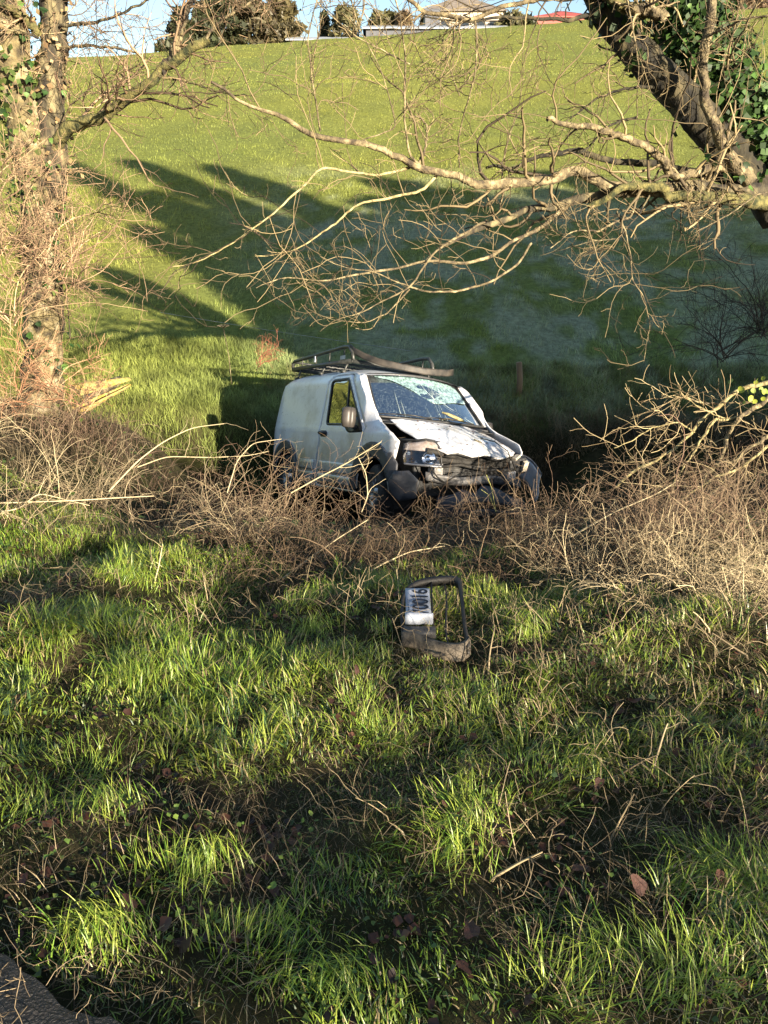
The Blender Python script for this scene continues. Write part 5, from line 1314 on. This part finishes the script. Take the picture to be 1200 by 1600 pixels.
# ------------------------------------------------------------------ leaves and herbs in the near verge
def leaf_at(px, py, size, label, me, name='fallen_leaf', cat='leaf', group='fallen leaves lying in the verge', rot=None):
    p = hit(px, py, .01); size *= .62; o = bpy.data.objects.new(name, me); C.objects.link(o); o.location = p + Vector((0, 0, .02)); o.scale = (size,) * 3
    o.rotation_euler = rot or (rr_.uniform(-.2, .9), rr_.uniform(-.5, .5), rr_.uniform(0, 6.28)); tag(o, label, cat, group); return o
def brown_leaf(seed, col=(.13, .045, .022)):
    r = random.Random(seed); n = 16; V = [(0, .5, 0)]; F = []
    for k in range(n):
        q = 2 * math.pi * k / n; rad = (.42 + .08 * math.sin(q * 3 + seed) + r.uniform(-.05, .05))
        x, y = rad * .75 * math.sin(q), .5 - rad * 1.1 * math.cos(q); V.append((x, y, .22 * abs(x) ** 1.2 + .10 * math.sin(y * 4 + seed)))
    V[0] = (0, .5, -.02)
    for k in range(n): F.append((0, k + 1, (k + 1) % n + 1))
    me = bpy.data.meshes.new('fallen_leaf'); me.from_pydata(V, [], F); me.polygons.foreach_set('use_smooth', [True] * n); me.materials.append(M['brown_leaf']); me.update(); return me
BL = [brown_leaf(s) for s in (1, 2, 3, 4)]
ll = [(735, 1450, .10, 'large brown leaf standing on edge in the near grass below the verge middle'), (733, 1532, .075, 'dark round leaf nearest the bottom edge of the verge'), (205, 1435, .10, 'big dark brown leaf in the grass near the asphalt corner'), (765, 1295, .08, 'reddish brown leaf crossed by a straw'), (745, 1130, .075, 'curled brown leaf below the detached grille'), (915, 1365, .07, 'upright red brown leaf in the right part of the verge'),
      (1005, 1410, .10, 'wide dark red leaf half under dry stems at the lower right'), (1050, 1300, .09, 'ridged brown leaf at the right among dead stems'), (1130, 1330, .09, 'brown leaf beside the right edge'), (1000, 1100, .09, 'reddish leaf under the pale stick'), (700, 1270, .05, 'small orange leaf in the middle of the verge'), (560, 1062, .07, 'brown leaf in the grass left of the grille'), (150, 912, .05, 'small brown leaf on the left verge below the brambles'), (845, 1275, .06, 'brown leaf left of a pale green one'), (1120, 1400, .09, 'dark leaf low at the right edge'), (520, 1105, .06, 'brown leaf in the middle of the verge'), (930, 1240, .07, 'brown leaf above the red brown upright one'), (420, 830, .05, 'orange brown leaf caught in the canes below the van')]
for i, (px, py, s, lb) in enumerate(ll): leaf_at(px, py, s, lb, BL[i % 4])
grn = [leaf_mesh('green_leaf', c, 'ivy') for c in ((.06, .10, .045), (.14, .19, .025))]
for px, py, s, lb, k in ((865, 1222, .04, 'pale heart shaped green leaf lying in the dark gap of the verge', 0), (115, 998, .06, 'bright yellow green leaf on the left verge', 1), (225, 1030, .05, 'yellow green leaf right of the brightest one', 1), (8, 1125, .06, 'broad pale leaf at the left edge of the verge', 0), (1018, 1100, .05, 'grey green leaf on the right verge', 0)):
    leaf_at(px, py, s, lb, grn[k], 'green_leaf', 'leaf', None, (rr_.uniform(.5, .9), 0, rr_.uniform(-.5, .5)))

def herbs():
    parts = []
    def quads(x, y, z, s, az, tilt, col, asp=.6):
        n = len(x); ca, sa = np.cos(az), np.sin(az); ct, st = np.cos(tilt), np.sin(tilt)
        ol = np.array([(0, 0), (.5, .35), (.38, .75), (0, 1), (-.38, .75), (-.5, .35)]) * np.array([asp * 1.6, 1])
        V = np.zeros((n, 6, 3)); 
        for j, (u, v) in enumerate(ol):
            u = u * rng.uniform(.55, 1.25, n); v = v + rng.uniform(-.12, .12, n)
            lx = u * s; ly = v * s * ct; lz = v * s * st + np.abs(u) * s * .35 + rng.uniform(-.12, .12, n) * s
            V[:, j] = np.stack([x + lx * ca - ly * sa, y + lx * sa + ly * ca, z + lz], -1)
        T = np.array([(0, 1, 3), (1, 2, 3), (0, 3, 5), (3, 4, 5)]); F = (np.arange(n) * 6)[:, None, None] + T
        return V.reshape(-1, 3), F.reshape(-1, 3), np.repeat(col, 6, axis=0)
    for (n, y0, y1, s0, s1, c1, c2, zt) in ((9000, .9, 5.2, .007, .020, (.05, .10, .02), (.13, .18, .03), .05), (6000, .85, 5.5, .012, .042, (.022, .010, .007), (.10, .042, .022), .015), (2600, 4.4, 8.5, .02, .055, (.03, .05, .015), (.10, .15, .03), .15)):
        x, y = scatter(n, y0, y1, p=.8)
        ok = (fbm(x, y, .4, 81) + (.06 * (x > .2) if c1[0] > .065 else 0) > .50) & (y > road_edge(np.clip(x, -3, 3)) + .03); x, y = x[ok], y[ok]; n = len(x)
        parts.append(quads(x, y, ground_z(x, y) + rng.uniform(0, zt, n), rng.uniform(s0, s1, n), rng.uniform(0, 6.28, n), rng.uniform(-.1, .8, n), vary(n, c1, c2)))
    v, f, c = merge(parts); return npmesh('verge_herbs', v, f, M['leaf'], c)
tag(herbs(), 'small clover and nettle leaves and rotting leaf litter among the verge grass', 'herbs', kind='stuff')

# fern and leafy sprigs
def fern(name, label, base, tips, L, c, cat='fern'):
    e = empty(name, base); tag(e, label, cat)
    for tp in tips:
        P = resample([base, base.lerp(tp, .5) + Vector((0, 0, .05)), tp], 20); pt = []
        pt.append(tubes(P[None], np.full((1, 20), .0025), 4, np.array([c])))
        V, F, Q = [], [], []
        for i in range(3, 20):
            t = (i / 19); ln = L * math.sin(math.pi * min(1, (1.08 - t) * 1.1)) + .008
            for sg in (-1, 1):
                ax = (P[min(i + 1, 19)] - P[i - 1]); ax /= np.linalg.norm(ax); sd = np.cross(ax, [0, 0, 1]); sd /= np.linalg.norm(sd) + 1e-9
                for q in range(4):
                    o_ = P[i] + (sd * sg + ax * .35) * ln * (q + .3) / 4; w_ = ln * .22 * (1 - q / 5); b = len(V)
                    V += [o_ - ax * w_ * .5, o_ + sd * sg * ln * .2, o_ + ax * w_ * .7, o_ - sd * sg * ln * .05]; F.append((b, b + 1, b + 2, b + 3))
        V = np.array(V); F = np.array(F)
        o = npmesh('frond', V, F, M['leaf'], vary(len(V), c, [q * 1.3 for q in c], .1), parent=e); o.matrix_parent_inverse = Matrix.Translation(-base)
        v, f, cc = pt[0]; o = npmesh('rib', v, f, M['twig'], cc, parent=e); o.matrix_parent_inverse = Matrix.Translation(-base)
fern('fern', 'yellow green fern fronds at the right edge below the thicket', hit(1215, 1085, .02) + Vector((0, 0, .05)), [at(1070, 1035, 3.05), at(1085, 1065, 2.95), at(1120, 1010, 3.1)], .06, (.22, .25, .06))
fern('leafy_sprig', 'pale green sprig standing before the torn bumper', at(775, 800, 5.6), [at(760, 742, 5.6), at(752, 765, 5.55)], .035, (.42, .42, .14), 'sprig')
fern('leafy_sprig', 'green leafed bramble sprig in the right thicket', at(1062, 990, 3.9), [at(1060, 935, 3.9), at(1075, 955, 3.9)], .045, (.25, .30, .08), 'sprig')

# ------------------------------------------------------------------ on the crest of the hill
def building(name, label, px0, px1, pyb, pyt, Yd, depth, roof_h, wall, roof, hip=True, ang=0):
    a, b = at(px0, pyb, Yd), at(px1, pyb, Yd); t = at(px0, pyt, Yd); W = b.x - a.x; Hh = t.z - min(a.z, b.z)
    z0 = min(a.z, b.z) - 3
    e = empty(name, ((a.x + b.x) / 2, Yd, z0), (0, 0, ang)); tag(e, label, 'building')
    hw, hd = W / 2, depth / 2; Hw = t.z - z0
    m = MB(); m.box((0, hd, Hw / 2), (W, depth, Hw)); m.build('wall', wall, e, smooth=False)
    ov = .4; ix = hd if hip else -.001
    V = [(-hw - ov, -ov, Hw), (hw + ov, -ov, Hw), (hw + ov, depth + ov, Hw), (-hw - ov, depth + ov, Hw), (-hw + (ix if hip else -ov), hd, Hw + roof_h), (hw - (ix if hip else -ov), hd, Hw + roof_h)]
    m = MB(); m.add(V, [(0, 1, 5, 4), (1, 2, 5), (2, 3, 4, 5), (3, 0, 4)]); m.build('roof', roof, e, smooth=False, thick=.15)
    return e, W, Hw
e, W, Hw = building('farmhouse', 'pale farmhouse with a dark hipped slate roof on the crest of the hill', 664, 785, 45, 17, 112, 9, 2.4, M['render'], M['roof_slate'], True, 0)
for (u, wd, hh, zz) in ((-.24, 1.0, 1.1, 1.5), (.02, .9, 1.0, 1.5), (.22, 1.0, 1.0, 1.5), (.38, .9, 1.0, 1.5)):
    m = MB(); m.box((u * W, -.02, Hw - zz), (wd, .12, hh)); f_ = m.build('window', M['dark_clad'], e, smooth=False)
    m = MB(); m.box((u * W, -.09, Hw - zz), (wd * .84, .03, hh * .84)); m.build('pane', M['glass_dark'], f_, smooth=False)
m = MB(); m.box((-.41 * W, -.6, Hw - 1.9), (.19 * W, 1.4, 3.8)); m.build('dark_annexe', M['dark_clad'], e, smooth=False)
m = MB(); m.box((.1 * W, 4.5, Hw + 2.6), (.9, .7, 1.2)); m.build('chimney', M['render'], e, smooth=False)
building('red_barn', 'low barn with red metal walls and roof beyond the crest', 838, 932, 36, 27, 118, 9, 1.5, M['red_roof'], M['red_roof'], True)
building('farm_shed', 'long low grey roofed shed on the crest left of the farmhouse', 572, 792, 52, 45, 104, 7, .9, M['dark_clad'], M['grey_roof'], False)
building('farm_shed', 'pale blue roofed shed below the dark conifers on the crest', 452, 566, 68, 63, 104, 7, .9, M['dark_clad'], M['grey_roof'], False)

def crest_tree(name, label, px, pyb, pyt, Yd, wpx, col, dens, conifer=True, seed=0, cat='tree', group='trees on the crest of the hill'):
    b = at(px, pyb, Yd); t = at(px, pyt, Yd); Hh = t.z - b.z + 1.5; Wd = (at(px + wpx / 2, pyb, Yd).x - at(px - wpx / 2, pyb, Yd).x)
    b.z -= 1.5; e = empty(name, b); tag(e, label, cat, group)
    m = MB(); m.tube([(0, 0, 0), (.1, 0, Hh * .5), (0, 0, Hh * .93)], [.18 + Hh * .012, .12, .03], 7)
    for k in range(10):
        q = k * 2.4; z = Hh * (.25 + .06 * k); L_ = Wd * .45 * (1 - k / 14 if conifer else .9); m.tube([(0, 0, z), (math.cos(q) * L_, math.sin(q) * L_, z + L_ * (.1 if conifer else .7))], [.06, .02], 4)
    m.build('trunk', M['bark'], e)
    n = dens; g = np.random.default_rng(seed + 100)
    zt = g.uniform(.10, 1, n) ** (.9 if conifer else .8)
    prof = (1 - zt) ** .75 if conifer else np.sqrt(np.clip(1 - (2 * zt - 1.05) ** 2, 0.02, 1))
    lobes = 1 + .35 * np.sin(zt * Hh * 3 + g.uniform(0, 6)) if conifer else 1
    q = g.uniform(0, 6.28, n); rr2 = np.sqrt(g.uniform(.25, 1, n)) * prof * Wd / 2 * lobes * (1 + .25 * np.sin(q * 3 + zt * 9))
    Pc = np.stack([np.cos(q) * rr2, np.sin(q) * rr2, zt * Hh], -1)
    s = g.uniform(.12, .34, n)[:, None, None] * (1 if Yd > 60 else .6)
    tri = Pc[:, None] + g.normal(0, 1, (n, 3, 3)) * s
    cc = np.array(col) * g.uniform(.55, 1.4, n)[:, None]
    o = npmesh('crown', tri.reshape(-1, 3), np.arange(n * 3).reshape(-1, 3), M['leaf'], np.repeat(cc, 3, axis=0), smooth=False, parent=e)
    return e
DKG, OLV, RUS = (.035, .042, .018), (.09, .085, .035), (.13, .09, .05)
k = 0
for px, pyb, pyt, wpx, col, lb in ((285, 82, 18, 70, DKG, 'dark conifer at the left end of the crest group'), (318, 80, 8, 80, DKG, 'low dark conifer second from the left on the crest'), (345, 78, -30, 110, DKG, 'tall dark conifer in the crest group'), (392, 74, -45, 120, (.07, .06, .03), 'tall brownish conifer in the middle of the crest group'), (440, 72, -20, 90, (.10, .085, .04), 'olive brown conifer at the right end of the crest group')):
    crest_tree('conifer', lb, px, pyb, pyt, 100 + 2 * k, wpx, col, 6500, True, k, group='conifers on the crest'); k += 1
for px, pyb, pyt, wpx, col, lb in ((508, 60, 20, 20, DKG, 'small dark spire tree left of the farmhouse'), (540, 58, 12, 46, OLV, 'rounded olive tree left of the farmhouse'), (590, 54, 22, 22, OLV, 'thin olive tree right of the rounded one'), (608, 54, 20, 24, OLV, 'pale green tree nearer the farmhouse'), (630, 52, 22, 24, RUS, 'russet tree beside the farmhouse'), (800, 40, 22, 46, OLV, 'bushy tree between the farmhouse and the red barn'), (820, 38, 28, 30, DKG, 'small dark bush left of the red barn')):
    crest_tree('crest_tree', lb, px, pyb, pyt, 108 + k % 3, wpx, col, 1300, wpx < 22, k, group='small trees beside the farmhouse'); k += 1
for i in range(6):
    crest_tree('bare_tree', 'hazy leafless tree at the top right, %s from the ivied limb' % ('first second third fourth fifth sixth'.split()[i]), 1128 + i * 16, 22, -24 - (i % 3) * 8, 100 + i, 30, (.17, .12, .08), 700, False, 40 + i, group='leafless trees at the top right')

# ------------------------------------------------------------------ trees across the road, behind the viewer: they cast the long shadows
def shade_tree(label, x, y, r, z0, z1, n, seed, spire=False, name='ivy_covered_tree'):
    g = np.random.default_rng(seed + 300); e = empty(name, (x, y, -.05)); tag(e, label, 'tree', 'trees across the road behind the viewer')
    m = MB(); m.tube([(0, 0, 0), (.1, .1, z1 * .5), (0, 0, z1 * .95)], [.28, .18, .04], 8)
    for k in range(12):
        q = k * 2.4; z = z0 + (z1 - z0) * (.08 * k); L_ = r * .8; m.tube([(0, 0, z), (math.cos(q) * L_, math.sin(q) * L_, z + L_ * .6)], [.07, .02], 4)
    m.build('trunk', M['bark'], e)
    t = g.uniform(0, 1, n); prof = (1 - t * .85) if spire else np.sqrt(np.clip(1 - np.abs(2 * t - .9) ** 3, .05, 1))
    q = g.uniform(0, 6.28, n); rad = g.uniform(.05, 1, n) ** .5 * prof * r * (1 + .3 * np.sin(q * 3 + t * 7 + seed))
    P_ = np.stack([np.cos(q) * rad, np.sin(q) * rad, z0 + t * (z1 - z0)], -1)
    tri = P_[:, None] + g.normal(0, .17, (n, 3, 3)); cc = np.array((.04, .075, .02)) * g.uniform(.6, 1.4, n)[:, None]
    npmesh('crown', tri.reshape(-1, 3), np.arange(n * 3).reshape(-1, 3), M['leaf'], np.repeat(cc, 3, axis=0), smooth=False, parent=e)
shade_tree('narrow ivy covered spire tree nearest the road bend', 14.9, -6, 1.2, .5, 9.0, 3600, 1, True)
shade_tree('second narrow ivy covered spire tree', 16.5, -6.3, 1.05, .5, 14.0, 3400, 2, True)
shade_tree('third narrow ivy covered tree with a broad base', 18.6, -6, 1.5, .5, 13.2, 5200, 3, True)
shade_tree('loose ivy covered tree between the narrow ones', 17.5, -6.6, 1.2, .5, 11.2, 3800, 5, True)
shade_tree('tall ivy covered tree beside the narrow ones', 20.8, -6.2, 1.5, .5, 12.6, 9000, 4, True)
for i, x in enumerate((22.8, 25.4, 28, 30.8, 33.8, 37)):
    shade_tree('broad ivy covered tree %s in the row across the road' % ('first second third fourth fifth sixth'.split()[i]), x, -6 - (i % 2) * .8, 2.0, .3, (10.4, 11.9, 10.7, 12.2, 11.0, 11.7)[i], 8000, 10 + i)
hg = np.random.default_rng(77); n = 34000
x = hg.uniform(14.6, 38, n); P_ = np.stack([x, -6 + hg.uniform(-.7, .7, n), hg.uniform(0, 1, n) * (6.2 + 2.0 * (x > 17) + .8 * np.sin(x * 1.7))], -1)
tri = P_[:, None] + hg.normal(0, .16, (n, 3, 3)); cc = np.array((.04, .07, .02)) * hg.uniform(.6, 1.4, n)[:, None]
tag(npmesh('roadside_hedge', tri.reshape(-1, 3), np.arange(n * 3).reshape(-1, 3), M['leaf'], np.repeat(cc, 3, axis=0), smooth=False), 'thick evergreen hedge across the road below the ivy covered trees', 'hedge', kind='stuff')

# unseen hawthorn added across the road, its clumps placed to shade the near verge
ht = empty('added_shade_hawthorn', (6.6, -6.3, 0)); tag(ht, 'unseen low hawthorn added behind the viewer, its leaf clumps placed to shade the verge', 'tree', 'trees across the road behind the viewer')
SV = -SUN_D
g = np.random.default_rng(5); tris, mb = [], MB()
mb.tube([(0, 0, -.1), (.1, 0, .9), (0, 0, 1.8)], [.16, .13, .08], 8)
for (px, py, rad) in ((380, 955, .20), (150, 965, .16), (60, 975, .14), (520, 930, .16), (300, 1330, .14), (430, 1230, .15), (520, 1330, .13), (950, 1180, .17), (1100, 1330, .17), (850, 1400, .13), (1180, 1180, .2), (700, 1160, .14), (60, 1130, .12), (420, 1440, .09), (900, 1060, .15), (220, 1180, .10), (480, 880, .2)):
    h_ = hit(px, py); t = (-6.3 - h_.y) / SV.y; q = h_ + SV * t; q = Vector((q.x - 6.6, g.uniform(-.25, .25), q.z))
    n = int(520 * rad); P_ = np.array(tuple(q)) + g.normal(0, rad * .62, (n, 3)) * np.array([1.15, 1, .13])
    tris.append(P_[:, None] + g.normal(0, .036, (n, 3, 3)) * np.array([1, 1, .5]))
    mb.tube([(0, 0, 1.2 + g.uniform(0, .5)), (q.x * .5 + g.uniform(-.1, .1), 0, 1.7), tuple(q)], [.04, .022, .008], 5)
mb.build('trunk', M['bark'], ht)
tri = np.concatenate(tris); n = len(tri); cc = np.array((.04, .07, .02)) * g.uniform(.6, 1.4, n)[:, None]
npmesh('crown', tri.reshape(-1, 3), np.arange(n * 3).reshape(-1, 3), M['leaf'], np.repeat(cc, 3, axis=0), smooth=False, parent=ht)
